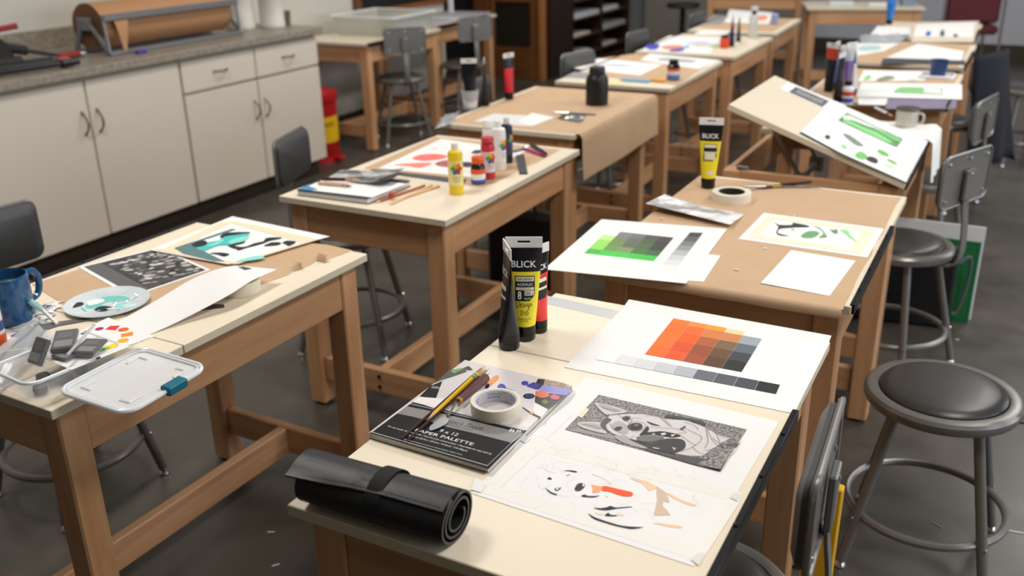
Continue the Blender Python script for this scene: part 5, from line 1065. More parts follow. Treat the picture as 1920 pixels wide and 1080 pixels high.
# long white strip arched over the tape roll
rows = [((-0.7848,0.3447), (-0.6696,0.351), 0.0), ((-0.7849,0.4613), (-0.6532,0.4125), 0.008), ((-0.7837,0.5786), (-0.6316,0.479), 0.022), ((-0.7564,0.6304), (-0.6165,0.539), 0.034), ((-0.7277,0.658), (-0.6206,0.613), 0.04), ((-0.7062,0.6779), (-0.6253,0.7035), 0.037)]
rows = smooth_line([(l[0], l[1], r[0], r[1], z) for l, r, z in rows], 4)
lcx, lcy = rows[9][0], rows[9][1]
def strip_pt(u, v):
    k = v * (len(rows) - 1); i = min(int(k), len(rows) - 2); f = k - i; q = [lerp(rows[i][d], rows[i + 1][d], f) for d in range(5)]
    return (lerp(q[0], q[2], u) - lcx, lerp(q[1], q[3], u) - lcy, q[4] - 0.004 * u * v)
lw_ = tag(MB().grid(strip_pt, 6, len(rows) - 1, 0.0006).build('white_strip', PAPER, None, (lcx, lcy, TOP + 0.0012), ang=60), 'long white paper strip arching over a tape roll on the left table', 'paper')
MB().grid(lambda u, v: tuple(c + (0.0006 if d == 2 else 0) for d, c in enumerate(strip_pt(lerp(0.12, 0.42, u), lerp(0.86, 0.93, v)))), 2, 3).build('grey_chip', col((74, 78, 82)), lw_)
o = ribbon_sheet('black_strip', 'short dark strip under the white paper strip', 'strip', [(-0.6721,0.4918),(-0.6319,0.531),(-0.6442,0.5422),(-0.6853,0.5262)], 0.0004, col((66, 60, 58)), 0.0015)
# palette plate
pc = [(-0.8855,0.4271)][0]
t = thing('palette_plate', 'round clear plate smeared with teal, white and black paint', 'palette', (pc[0], pc[1], TOP + 0.001))
RP = 0.092
MB().lathe([(0.0, 0.0), (RP * 0.8, 0.0), (RP, 0.008), (RP, 0.0095), (RP * 0.8, 0.003), (0.0, 0.002)], 48).build('plate', mat('milky_plate', (226, 232, 234), 0.12, noise=((198, 210, 214), 22.0)), t)
def pp(pts, m, l=0.0): return patch(t, pts, TOP + 0.0035 + l, m, 'paint_smear', 2)
pp([(-0.9738,0.4057),(-0.9828,0.4311),(-0.9599,0.4494),(-0.9427,0.4351),(-0.9436,0.4054),(-0.9549,0.3964)], col((110, 126, 128))); pp([(-0.9566,0.3741),(-0.9642,0.392),(-0.9464,0.4076),(-0.9301,0.3973),(-0.9325,0.3784),(-0.9436,0.3696)], col((36, 38, 40)), 0.0006)
pp([(-0.9144,0.3905),(-0.9408,0.4213),(-0.9399,0.4514),(-0.9217,0.4675),(-0.9007,0.4812),(-0.8686,0.4738),(-0.8586,0.4602),(-0.8797,0.4502),(-0.8972,0.4309),(-0.8898,0.4093),(-0.8947,0.3893)], col((112, 202, 190))); pp([(-0.9343,0.4098),(-0.937,0.4304),(-0.921,0.4417),(-0.9023,0.4322),(-0.9073,0.4118),(-0.9157,0.4006)], col((238, 240, 238)), 0.0005)
pp([(-0.865,0.4282),(-0.8544,0.4534),(-0.8275,0.4676),(-0.81,0.4614),(-0.8008,0.4373),(-0.8209,0.4208),(-0.8422,0.4177)], col((150, 218, 210))); pp([(-0.8461,0.4336),(-0.8366,0.4503),(-0.8227,0.4554),(-0.8178,0.4399),(-0.8326,0.4279)], col((206, 232, 230)), 0.0004)
pp([(-0.8851,0.3903),(-0.8871,0.407),(-0.8782,0.4148),(-0.859,0.4168),(-0.8579,0.4067),(-0.852,0.3956),(-0.863,0.3868),(-0.8725,0.3858)], col((16, 40, 46)), 0.0007)
random.seed(21)
for k in range(16):
    th, rr = random.uniform(0, 6.28), random.uniform(0.015, 0.07); cx_, cy_ = pc[0] + rr * math.cos(th), pc[1] + rr * math.sin(th); a = random.uniform(0, 3.1); L_, w_ = random.uniform(0.006, 0.018), random.uniform(0.0015, 0.004)
    pp([(cx_ + L_ * math.cos(b) * math.cos(a) - w_ * math.sin(b) * math.sin(a), cy_ + L_ * math.cos(b) * math.sin(a) + w_ * math.sin(b) * math.cos(a)) for b in [i * math.pi / 3 for i in range(6)]], col(random.choice(((240, 244, 243), (120, 206, 196), (168, 224, 218), (244, 246, 245)))), 0.0008)
# blue mug
mg = (-1.0015,0.2729)
t = thing('mug', 'dark blue ceramic mug at the left edge of the left table', 'mug', (mg[0], mg[1], TOP + 0.001))
BM = mat('blue_glaze', (36, 88, 132), 0.16, noise=((28, 74, 116), 8.0), coat=0.4)
MB().lathe([(0.0, 0.0), (0.04, 0.0), (0.046, 0.004), (0.0475, 0.02), (0.0475, 0.1), (0.0465, 0.106), (0.044, 0.107), (0.0425, 0.1), (0.042, 0.012), (0.0, 0.008)], 40).build('body', BM, t)
vx = Vector((-0.06, 0.998, 0)); H_ = [(0.044, 0.092), (0.068, 0.093), (0.08, 0.078), (0.08, 0.055), (0.07, 0.036), (0.045, 0.03)]
MB().tube([(vx.x * a, vx.y * a, b) for a, b in smooth_line(H_, 4)], 0.0075, 10).build('handle', BM, t)
MB().lathe([(0.0, 0.084), (0.0418, 0.084), (0.0, 0.0842)], 32).build('paint_water', mat('murky_water', (40, 66, 78), 0.1, noise=((88, 112, 116), 30.0)), t)
lathe_bottle('glue_bottle', 'white bottle with orange base band at the left edge, in front of the mug', 'bottle', (-0.9278,0.1775), [('base_band', [(0.0, 0), (0.021, 0), (0.023, 0.003), (0.023, 0.024), (0.0, 0.024)], col((232, 96, 40), 0.3)), ('body', cyl(0.0228, 0.024, 0.085), mat('white_plastic', (226, 220, 216), 0.35)), ('label', [(0.0229, 0.032), (0.0231, 0.032), (0.0231, 0.052), (0.0229, 0.052)], col((60, 78, 130))), ('cap', [(0.0, 0.085), (0.014, 0.085), (0.009, 0.108), (0.0, 0.108)], col((232, 96, 40), 0.3))])
crumple('paper_towel', 'crumpled pale paper towel behind the plastic knife', 'paper towel', [(-0.9483,0.2267),(-0.932,0.3124),(-0.9981,0.3989),(-1.0463,0.331)], 0.0005, 0.016, CLOTH, 2)
sheet('blank_sheet', 'white paper scrap under the mug', 'paper', [(-0.9141,0.1416),(-0.9032,0.2574),(-0.9266,0.315),(-1.0569,0.253)], 0.0002)
ribbon_sheet('metal_strip', 'thin grey metal strip beside the palette plate', 'strip', [(-0.9308,0.2141),(-0.9389,0.2711),(-0.8667,0.35),(-0.8464,0.35),(-0.8856,0.2966),(-0.9027,0.2187)], 0.002, mat('dull_metal', (128, 128, 130), 0.35, metal=0.5), 0.001)
t = stick('plastic_knife', 'white plastic knife smeared with teal paint leaning by the mug', 'knife', (-0.8902,0.2975), (-0.9426,0.3051), 0.004, 0.026, [('handle', 0, 1.0, 0.0045, 0.004, mat('white_plastic', (236, 236, 234), 0.3))])
dv = Vector((*to_local(t, (-0.9497,0.2857)), 0.052)); P1 = Vector((*to_local(t, (-0.9426,0.3051)), 0.026))
MB().tube([tuple(P1), tuple(P1.lerp(dv, 0.5)), tuple(dv)], [0.005, 0.008, 0.006], 8).build('blade', mat('teal_smeared', (216, 230, 230), 0.35, noise=((96, 176, 172), 60.0)), t)
# zip bag
def bag(u, v):
    Qb = [(-0.8523,0.0653),(-0.7089,0.0266),(-0.8187,0.2443),(-0.9389,0.2711)]; p = bil(Qb, u, v); return (p[0] - bcx, p[1] - bcy, 0.004 + 0.02 * math.sin(math.pi * u) * (0.6 + 0.4 * math.sin(5 * v)) + 0.004 * math.sin(17 * u + 9 * v))
bcx, bcy = (-0.8139,0.1356)
o = MB().grid(bag, 16, 16, 0.0004).build('zip_bag', mat('clear_film', (214, 216, 220), 0.12, alpha=0.38, spec=0.9), None, (bcx, bcy, TOP + 0.004), ang=60); tag(o, 'clear zip bag lying at the left edge of the left table', 'bag')
sheet('label_card', 'black label card inside the clear bag at the left edge', 'card', [(-0.8454,0.0942),(-0.8188,0.1333),(-0.8492,0.1868),(-0.89,0.1367)], 0.0006, INK, None, 0.001)
sheet('blue_card', 'slate blue card under the clear bag', 'card', [(-0.8755,0.1742),(-0.8466,0.2021),(-0.8874,0.2649),(-0.9198,0.2313)], 0.0008, col((70, 84, 104)), None, 0.001)
# plastic box with lid
FROST = mat('frosted_plastic', (240, 242, 246), 0.15, alpha=0.22, spec=0.7)
bxc = [(-0.7233,0.0917),(-0.5809,0.0538),(-0.5693,0.1611),(-0.7371,0.2121)]
bc = (-0.6699,0.1347); dvx = Vector((bxc[2][0] - bxc[1][0], bxc[2][1] - bxc[1][1])); ba = math.atan2(dvx.y, dvx.x)
t = thing('plastic_box', 'clear plastic box holding grey packs on the left table', 'box', (bc[0], bc[1], TOP + 0.001), ba)
bw_, bh_ = 0.19, 0.13
def shell(w0, h0, w1, h1, z0, z1, r):
    a = rrect(w0, h0, r, 5); b = rrect(w1, h1, r * 1.2, 5); n = len(a); mb = MB()
    mb.add([(p[0], p[1], z0) for p in a] + [(p[0], p[1], z1) for p in b] + [(p[0] * 0.975, p[1] * 0.965, z1) for p in b] + [(p[0] * 0.97, p[1] * 0.96, z0 + 0.002) for p in a],
           [tuple(range(n - 1, -1, -1))] + [(k * n + i, k * n + (i + 1) % n, (k + 1) * n + (i + 1) % n, (k + 1) * n + i) for k in range(3) for i in range(n)] + [tuple(3 * n + i for i in range(n))]); return mb
shell(bw_ * 0.9, bh_ * 0.88, bw_, bh_, 0, 0.042, 0.02).build('tray', FROST, t)
MB().tube([(p[0], p[1], 0.042) for p in rrect(bw_ + 0.006, bh_ + 0.006, 0.026, 6)], 0.0035, 8, closed=True).build('rim', mat('frosted_rim', (244, 246, 248), 0.2, alpha=0.75), t)
for k, (x, y) in enumerate(((-0.06, -0.03), (-0.01, -0.035), (0.03, -0.02), (-0.03, 0.01), (0.06, 0.02))):
    o = MB().lathe([(0.0, 0), (0.011, 0), (0.013, 0.004), (0.012, 0.013), (0.0, 0.015)], 14).build('paint_pot', col(((70, 72, 78), (96, 90, 88), (60, 66, 80), (120, 112, 106), (84, 84, 88))[k], 0.4), None)
    c, s = math.cos(ba), math.sin(ba); o.location = (bc[0] + x * c - y * s, bc[1] + x * s + y * c, TOP + 0.0035)
    tag(o, 'small %s paint pot inside the clear plastic box' % ('charcoal', 'brown grey', 'slate blue', 'taupe', 'mid grey')[k], 'paint pot', 'pots in the plastic box')
lidq = [(-0.5841,0.0937),(-0.4092,0.0307),(-0.4169,0.2348),(-0.5701,0.2783)]
lc = (sum(p[0] for p in lidq) / 4, sum(p[1] for p in lidq) / 4); e = Vector((lidq[2][0] - lidq[1][0], lidq[2][1] - lidq[1][1])); la = math.atan2(e.y, e.x); lw2 = 0.2; lh2 = 0.172
t = thing('box_lid', 'clear plastic lid with teal latch hanging over the left table edge', 'lid', (lc[0], lc[1], TOP + 0.022), la)
t.rotation_euler = (math.radians(3), 0, la)
MB().prism(rrect(lw2 - 0.012, lh2 - 0.012, 0.026, 6), 0.0, 0.0015).build('panel', mat('milky_lid', (250, 250, 251), 0.25, alpha=0.6), t)
fr_ = MB()
for w_, r_ in ((0.0, 0.0042), (0.014, 0.0025)): fr_.tube([(p[0], p[1], 0.003) for p in rrect(lw2 - w_, lh2 - w_, 0.03 - w_ / 2, 7)], r_, 8, closed=True)
fr_.build('rim', mat('frosted_rim', (244, 246, 248), 0.2, alpha=0.75), t)
cn = MB()
for sx in (-1, 1):
    for sy in (-1, 1):
        x, y = sx * (lw2 / 2 - 0.032), sy * (lh2 / 2 - 0.028); cn = MB().tube([(x - sx * 0.03, y, 0.002), (x, y, 0.002), (x, y - sy * 0.022, 0.002)], 0.0028, 6); cn.build('corner_rib', mat('frosted_rim', (244, 246, 248), 0.2, alpha=0.75), t)
MB().cbox(lw2 / 2 - 0.08, lw2 / 2 - 0.032, -lh2 / 2 - 0.010, -lh2 / 2 + 0.014, -0.006, 0.012, 0.003).build('latch', mat('teal_latch', (14, 106, 126), 0.35), t, (-0.03, 0, 0))
# packs of grey eraser / pan paint
def pack(label, A, B, w, z0, z1, th, seed, m=(50, 49, 50)):
    """flat plastic pack from A (low end) to B (high end)"""
    a = math.atan2(B[1] - A[1], B[0] - A[0]); L = math.hypot(B[0] - A[0], B[1] - A[1]); el = math.atan2(z1 - z0, L); L3 = math.hypot(L, z1 - z0)
    t = thing('eraser_pack', label, 'pack', (A[0], A[1], TOP + z0), 0, 'grey packs on the left table'); t.rotation_euler = (0, -el, a)
    MB().cbox(0, L3, -w / 2, w / 2, 0.002, th * 0.75, 0.002).build('contents', mat('pack_dark', m, 0.35), t)
    MB().box(L3 * 0.12, L3 * 0.42, -w * 0.38, w * 0.38, th * 0.75, th * 0.78).build('label', mat('pack_label', (128, 124, 121), 0.4), t, smooth=False)
    MB().box(L3 * 0.55, L3 * 0.85, -w * 0.3, w * 0.3, th * 0.75, th * 0.78).build('label', mat('pack_label_dark', (84, 81, 80), 0.4), t, smooth=False)
    MB().cbox(-0.002, L3 + 0.002, -w / 2 - 0.0025, w / 2 + 0.0025, 0.0, th, 0.002).build('clear_case', mat('case_clear', (232, 234, 238), 0.06, alpha=0.13, spec=0.9), t)
    return t
pack('grey eraser pack standing upright leftmost in the clear box', (-0.6877,0.104), (-0.6865,0.1332), 0.036, 0.036, 0.078, 0.016, 1, (62, 59, 59))
pack('grey eraser pack lying behind the upright one', (-0.6577,0.1391), (-0.7139,0.1968), 0.042, 0.05, 0.056, 0.016, 2)
pack('grey eraser pack lying on the colour wheel card', (-0.6153,0.1492), (-0.6356,0.2014), 0.045, 0.049, 0.053, 0.012, 3, (58, 58, 59))
pack('dark grey eraser pack flat under the others', (-0.6509,0.1232), (-0.6517,0.1535), 0.04, 0.0472, 0.0472, 0.006, 4, (44, 43, 44))
stick('glass_rod', 'slim clear rod crossing the eraser packs', 'rod', (-0.6148,0.118), (-0.6812,0.2342), 0.066, 0.068, [('shaft', 0, 1, 0.003, 0.003, mat('rod_clear', (206, 208, 206), 0.1, alpha=0.6))])
# colour wheel card
cq = [(-0.7233,0.1231),(-0.5975,0.1079),(-0.5723,0.2827),(-0.7347,0.3089)]
cc = (sum(p[0] for p in cq) / 4, sum(p[1] for p in cq) / 4)
cw = sheet('colour_wheel_card', 'white colour wheel card resting on the plastic box', 'card', cq, 0.044, PAPER, None, 0.0006)
zc_ = cw.location.z
for q, c in (([(-0.6895,0.2622),(-0.6953,0.2795),(-0.6779,0.2903),(-0.6667,0.2689)], (230, 52, 46)), ([(-0.6423,0.2609),(-0.63,0.2799),(-0.6142,0.2667),(-0.6284,0.25)], (238, 146, 36)), ([(-0.6226,0.2055),(-0.6174,0.2277),(-0.5984,0.2227),(-0.6043,0.2005)], (240, 222, 20)), ([(-0.7144,0.2223),(-0.7217,0.2348),(-0.7171,0.2472),(-0.7057,0.2365)], (96, 30, 122))): patch(cw, q, zc_, col(c), 'printed_square')
for (c0, r0), c in zip((([(-0.7031,0.2599)][0], 0.0085), ([(-0.655,0.2787)][0], 0.0105), ([(-0.6128,0.2407)][0], 0.011), ([(-0.6175,0.193)][0], 0.008)), ((168, 22, 118), (236, 96, 40), (240, 184, 10), (120, 184, 40))):
    patch(cw, [(c0[0] + r0 * math.cos(i * math.pi / 9), c0[1] + r0 * math.sin(i * math.pi / 9)) for i in range(18)], zc_, col(c), 'printed_dot')
flat_text(cw, 'COLOR WHEEL', [(-0.5762,0.275)][0], [(-0.5845,0.2272)][0], zc_ + 0.0003, mat('grey_ink', (120, 118, 118), 0.6), 0.006)
flat_text(cw, 'Mixing Guide', [(-0.5933,0.1589)][0], [(-0.6112,0.114)][0], zc_ + 0.0003, mat('grey_ink', (120, 118, 118), 0.6), 0.005)
patch(cw, [(-0.5993,0.1639),(-0.5956,0.1711),(-0.5872,0.1661),(-0.5878,0.1574)], zc_ + 0.0002, INK, 'printed_logo')

# ------------------------------------------------------------------ centre table with the yellow bottle
ribbon_sheet('kraft_sheet', 'brown paper under the red painting and paint bottles', 'paper', [(-1.0825,1.6686),(-1.1128,2.1781),(-0.5809,2.1798),(-0.5721,1.9801),(-0.5876,1.9176),(-0.5801,1.8065),(-0.5808,1.6982),(-0.5891,1.6258),(-0.8117,1.6454)], 0.0003, KRAFT)
RQ = [(-1.035,1.6895),(-0.6832,1.7169),(-0.6819,2.1007),(-1.0721,2.1558)]
rp = sheet('red_painting', 'white sheet with red and pink painting behind the yellow bottle', 'paper', RQ, 0.0012); zr = rp.location.z
for q, c in (([(-1.0065,1.8521),(-1.0072,1.9051),(-0.9659,1.9382),(-0.9133,1.9352),(-0.895,1.8965),(-0.9287,1.8445),(-0.9655,1.8325)], (238, 120, 112)), ([(-1.0115,1.7434),(-0.9855,1.7788),(-0.9005,1.8262),(-0.9032,1.7456),(-0.95,1.7505)], (236, 140, 120)), ([(-0.8912,1.8202),(-0.8818,1.8753),(-0.8423,1.8822),(-0.7893,1.8749),(-0.7572,1.8293),(-0.803,1.7994),(-0.8526,1.7933)], (182, 96, 104)), ([(-0.8106,1.8656),(-0.7855,1.8867),(-0.7516,1.8377),(-0.7652,1.816)], (70, 48, 52)), ([(-0.8468,1.9964),(-0.8612,2.0452),(-0.8343,2.0568),(-0.8136,2.0108)], (58, 60, 62)), ([(-0.9855,1.8718),(-0.9575,1.9159),(-0.9182,1.916),(-0.9281,1.8696)], (248, 160, 150)), ([(-1.0157,1.9895),(-1.0088,2.0151),(-0.993,1.9993)], (246, 196, 186))): patch(rp, q, zr, col(c), 'brush_stroke', 2)
o = sheet('black_ruler', 'dark metal ruler sticking out under the red painting', 'ruler', [(-1.0466,1.6438),(-0.6617,1.6326),(-0.6842,1.6876),(-1.0435,1.6702)], 0.0007, col((78, 80, 84)), None, 0.0012)
bkq = [(-1.0736,1.3097),(-0.8129,1.3223),(-0.8078,1.5451),(-1.0935,1.5295)]
t = thing('hardcover_book', 'thick hardcover book under magazines on the centre table', 'book', (sum(p[0] for p in bkq) / 4, sum(p[1] for p in bkq) / 4, TOP + 0.0005))
bl_ = [to_local(t, p) for p in bkq]
ins = lambda P, k: [(p[0] * k, p[1] * k) for p in P]
MB().prism(ins(bl_, 0.985), 0.002, 0.016).build('pages', mat('page_edges', (214, 212, 210), 0.7), t, smooth=False)
MB().prism(bl_, 0.0, 0.002).build('back_cover', col((50, 50, 54)), t, smooth=False); MB().prism(bl_, 0.016, 0.018).build('front_cover', col((44, 52, 60)), t, smooth=False)
mq = [(-1.0678,1.3185),(-0.8067,1.3364),(-0.796,1.5069),(-1.0675,1.4917)]
mz = sheet('magazine', 'open white magazine page with blue corner on the book', 'magazine', mq, 0.0188, PAPER, None, 0.0015)
patch(mz, [(-1.0709,1.3171),(-1.0767,1.3614),(-1.009,1.3366),(-1.0291,1.3162)], mz.location.z, col((70, 140, 190)), 'printed_corner')
cq2 = [(-1.0647,1.4539),(-0.849,1.4378),(-0.8715,1.6117),(-1.0876,1.5537)]
cm = sheet('curled_magazine', 'curled black and white magazine on top of the book', 'magazine', cq2, 0.0212, mat('bw_magazine', (206, 206, 206), 0.35, noise=((70, 70, 72), 12.0), contrast=0.2), lambda u, v: 0.016 * u ** 3, 0.0016, 12)
patch(cm, [(-0.8684,1.4666),(-0.8524,1.5618),(-0.8377,1.5326),(-0.8284,1.4673),(-0.8546,1.4471)], cm.location.z + 0.0168, col((50, 50, 52)), 'printed_photo', 2)
stick('paint_brush', 'thick maroon handled brush lying on the magazine stack', 'brush', [(-1.0508,1.4103)][0], [(-0.9224,1.4414)][0], 0.031, 0.034, [('handle', 0, 0.6, 0.0065, 0.0055, mat('maroon_lacquer', (70, 38, 40))), ('ferrule', 0.6, 0.8, 0.0045, 0.004, mat('copper_collar', (200, 150, 96))), ('bristles', 0.8, 1, 0.004, 0.001, BRIS)])
stick('paint_brush', 'tan handled brush lying beside the maroon one on the magazines', 'brush', [(-1.0442,1.3813)][0], [(-0.923,1.3932)][0], 0.026, 0.026, [('handle', 0, 0.7, 0.005, 0.0045, mat('tan_wood', (206, 160, 120), 0.5)), ('ferrule', 0.7, 0.88, 0.0042, 0.004, mat('copper_collar', (200, 150, 96))), ('bristles', 0.88, 1, 0.0035, 0.001, MAROON)])
PW_ = mat('raw_pencil', (224, 184, 138), 0.55)
for lab, a, b, m in (('natural wood pencil lying nearest the yellow bottle', [(-0.7459,1.3381)][0], [(-0.7439,1.5718)][0], PW_), ('slim natural wood pencil beside the book, middle of the three', [(-0.754,1.3848)][0], [(-0.7182,1.5747)][0], PW_), ('red brown pencil close to the book edge', [(-0.7967,1.3378)][0], [(-0.7637,1.5595)][0], mat('rust_pencil', (176, 96, 66), 0.5))):
    stick('pencil', lab, 'pencil', a, b, 0.0045, 0.0045, [('shaft', 0.08, 1.0, 0.0038, 0.0038, m), ('tip', 0.0, 0.08, 0.0006, 0.0038, PW_)])
bb = [(-0.7752,1.3947)][0]
o = MB().lathe([(0.0, 0), (0.008, 0.001), (0.011, 0.007), (0.009, 0.014), (0.0, 0.018)], 16).build('eraser_tip', col((176, 74, 44)), None, (bb[0], bb[1], TOP + 0.0085)); tag(o, 'small rust red rubber knob among the pencils', 'eraser')
YB = col((242, 206, 36), 0.3)
FLW = [((214, 52, 44), 0), ((236, 130, 40), 60), ((240, 190, 40), 120), ((96, 160, 66), 180), ((44, 96, 170), 240), ((180, 40, 60), 300)]
def craft_bottle(label, xy, r, h, color, capc, rz, cap_r=0.4, lbl=(238, 234, 222), top_h=0.24):
    t = thing('paint_bottle', label, 'bottle', (xy[0], xy[1], TOP + 0.001), math.radians(rz)); m = col(color, 0.3)
    hb = h * (1 - top_h)
    MB().lathe([(0.0, 0), (r * 0.92, 0), (r, 0.004), (r, hb - 0.008), (r * 0.92, hb), (r * 0.45, hb + 0.006), (0.0, hb + 0.006)], 32).build('body', m, t)
    lb = MB().lathe([(r + 0.0001, hb * 0.22), (r + 0.0004, hb * 0.22), (r + 0.0004, hb * 0.8), (r + 0.0001, hb * 0.8)], 32).build('label', col(lbl, 0.5), t)
    rc = r * cap_r
    MB().lathe([(0.0, hb + 0.005), (rc, hb + 0.005), (rc, h - 0.003), (rc * 0.92, h), (0.0, h)], 24).build('cap', col(capc, 0.4), t)
    for c, a in FLW:   # colour-splash emblem on the label
        q = [(0.0075 * math.cos(math.radians(a)), 0.0085 * math.sin(math.radians(a)))]
        def fn(u, v):
            th = (u - 0.5) * 1.0; ln = v; w = 0.008 * math.sin(math.pi * min(1, v * 0.98 + 0.02)); x = 0.021 * ln * math.cos(math.radians(a)) - (u - 0.5) * 2 * w * math.sin(math.radians(a)); z = 0.021 * ln * math.sin(math.radians(a)) + (u - 0.5) * 2 * w * math.cos(math.radians(a))
            an = x / r; return ((r + 0.0007) * math.sin(an), -(r + 0.0007) * math.cos(an), hb * 0.62 + z)
        MB().grid(fn, 2, 5).build('label_splash', col(c, 0.4), lb)
    for k, wd in enumerate((0.03, 0.024, 0.02)):
        def fn(u, v): an = (u - 0.5) * wd / r; return ((r + 0.0007) * math.sin(an), -(r + 0.0007) * math.cos(an), hb * (0.42 - 0.05 * k) + v * 0.0016)
        MB().grid(fn, 6, 1).build('label_line', mat('grey_ink', (120, 118, 118)), lb)
    return t
craft_bottle('yellow paint bottle with white cap at the centre table', (-0.6304,1.5345), 0.0228, 0.158, (240, 204, 34), (236, 228, 210), 40, 0.48, (240, 226, 150), 0.16)
craft_bottle('red paint bottle with red cap behind the orange capped jar', (-0.6252,1.7281), 0.0225, 0.137, (196, 56, 66), (196, 60, 70), 60, 0.92, (232, 212, 216), 0.16)
craft_bottle('tall white paint bottle with white cap behind the red bottle', (-0.649,1.844), 0.0245, 0.165, (236, 233, 228), (240, 238, 234), 80, 0.42, (236, 233, 228), 0.16)
craft_bottle('white capped white paint bottle half hidden behind the red bottle', (-0.7212,1.9067), 0.0225, 0.15, (232, 228, 224), (236, 234, 230), 40, 0.9, (232, 228, 224), 0.2)
craft_bottle('dark blue black paint bottle at the right end of the bottles', (-0.6687,1.9378), 0.02, 0.155, (38, 42, 52), (206, 206, 206), 100, 0.5, (56, 62, 90), 0.16)
lathe_bottle('ink_jar', 'small black ink jar with orange cap beside the yellow bottle', 'jar', (-0.6265,1.6639), [('body', [(0.0, 0), (0.0215, 0), (0.0232, 0.004), (0.0232, 0.052), (0.02, 0.063), (0.017, 0.067), (0.0, 0.067)], mat('dark_ink_glass', (34, 26, 30), 0.12)), ('cap', [(0.0, 0.067), (0.0195, 0.067), (0.02, 0.07), (0.02, 0.085), (0.018, 0.088), (0.0, 0.088)], col((226, 96, 40), 0.35)), ('label', [(0.0234, 0.004), (0.0236, 0.004), (0.0236, 0.016), (0.0234, 0.016)], col((60, 88, 170))), ('label', [(0.0234, 0.016), (0.0236, 0.016), (0.0236, 0.034), (0.0234, 0.034)], col((236, 232, 228))), ('label', [(0.0234, 0.034), (0.0236, 0.034), (0.0236, 0.05), (0.0234, 0.05)], col((226, 88, 44)))])
o = sheet('steel_scraper', 'black scraper blade lying right of the paint bottles', 'scraper', [(-0.5565,1.8146),(-0.5317,1.8255),(-0.664,2.0558),(-0.6814,2.0253)], 0.001, col((56, 56, 58)), None, 0.004)
stick('marker', 'magenta marker lying on the centre table', 'marker', [(-0.6893,2.1163)][0], [(-0.5784,2.0528)][0], 0.006, 0.006, [('barrel', 0, 0.8, 0.0065, 0.0065, col((186, 50, 130), 0.35)), ('cap', 0.8, 1, 0.007, 0.006, col((120, 30, 90), 0.35))])
stick('marker', 'black marker lying behind the magenta one on the centre table', 'marker', [(-0.7006,2.1844)][0], [(-0.5857,2.0723)][0], 0.0075, 0.0075, [('barrel', 0, 0.7, 0.0075, 0.0075, BLACKP), ('cap', 0.7, 1, 0.008, 0.007, BLACKP)])
stick('marker', 'grey clip pen between the bottles and the magenta marker', 'pen', [(-0.7113,2.0712)][0], [(-0.6997,2.148)][0], 0.006, 0.006, [('barrel', 0, 0.8, 0.0065, 0.0065, col((90, 92, 96), 0.3)), ('clip', 0.8, 1, 0.004, 0.004, CHROME)])

# ------------------------------------------------------------------ table with hanging brown paper
draped('kraft_sheet', 'brown kraft paper hanging over the right side of its table', -1.225, -0.628, 2.43, 3.33, 0.0003, 0.0, 0.19, 0.0, seed=9, rot=math.radians(1.2))
lathe_bottle('black_jar', 'large black jar standing on the hanging brown paper', 'jar', (-0.7949,3.015), [('body', [(0.0, 0), (0.046, 0), (0.05, 0.004), (0.05, 0.105), (0.046, 0.122), (0.034, 0.135), (0.0, 0.136)], mat('jar_black', (22, 21, 22), 0.4)), ('lid', [(0.0, 0.135), (0.034, 0.135), (0.035, 0.138), (0.035, 0.16), (0.032, 0.165), (0.0, 0.165)], mat('jar_lid_black', (36, 33, 32), 0.5))])
paint_tube('black paint tube standing upside down in the glass on the brown paper', (-1.2648,2.7045), 30, (24, 26, 34), 0.95, detail=0, z=0.012)
gx, gy = (-1.2648,2.7045)
t = thing('drinking_glass', 'clear glass with white liquid around the black tube', 'glass', (gx, gy, TOP + 0.001))
MB().lathe([(0.0, 0), (0.03, 0), (0.041, 0.085), (0.039, 0.085), (0.029, 0.01), (0.0, 0.01)], 28).build('glass_wall', glass('drinking_glass_clear', (236, 238, 240), 0.04, 0.3), t)
MB().lathe([(0.0265, 0.012), (0.0285, 0.012), (0.0315, 0.034), (0.0285, 0.034)], 28).build('white_liquid', mat('white_wash', (232, 230, 226), 0.4), t)
paint_tube('slim black paint tube right of the glass, seen edge-on', (-1.2456,2.804), 118, (26, 26, 30), 0.95, detail=0, z=0.001)
paint_tube('red paint tube with black top on the hanging brown paper', (-1.2178,2.98), 75, (206, 36, 48), 0.95, detail=0, z=0.001)
sheet('printed_sheet', 'white printed sheet at the near edge of the hanging brown paper', 'paper', [(-1.1201,2.4858),(-0.8595,2.4846),(-0.8505,2.692),(-1.1187,2.6549)], 0.0012, mat('faint_print', (232, 231, 232), 0.7, noise=((214, 212, 214), 60.0)))
sheet('blank_sheet', 'second white sheet overlapping the printed one on the hanging brown paper', 'paper', [(-0.9431,2.5447),(-0.8513,2.4938),(-0.8442,2.6789),(-0.9734,2.7283)], 0.002)
stick('paint_brush', 'long silver brush behind the shiny foil on the hanging brown paper', 'brush', [(-0.7023,2.7868)][0], [(-0.9156,2.7639)][0], 0.005, 0.005, [('handle', 0, 0.55, 0.003, 0.005, col((90, 96, 110), 0.35)), ('ferrule', 0.55, 0.85, 0.005, 0.004, CHROME), ('bristles', 0.85, 1, 0.004, 0.001, PAPER2)])
crumple('crumpled_foil', 'shiny crumpled foil on the hanging brown paper', 'foil', [(-0.8262,2.6551),(-0.6954,2.6244),(-0.7347,2.7562),(-0.833,2.7538)], 0.001, 0.018, CHROME, 8, 8)
o = crumple('clear_wrap', 'clear plastic wrap at the left corner of the hanging brown paper table', 'wrap', [(-1.188,2.2937),(-1.1864,2.4123),(-1.2756,2.6299),(-1.3011,2.553)], 0.001, 0.012, mat('grey_wrap', (196, 200, 206), 0.25, alpha=0.75), 3, 8)

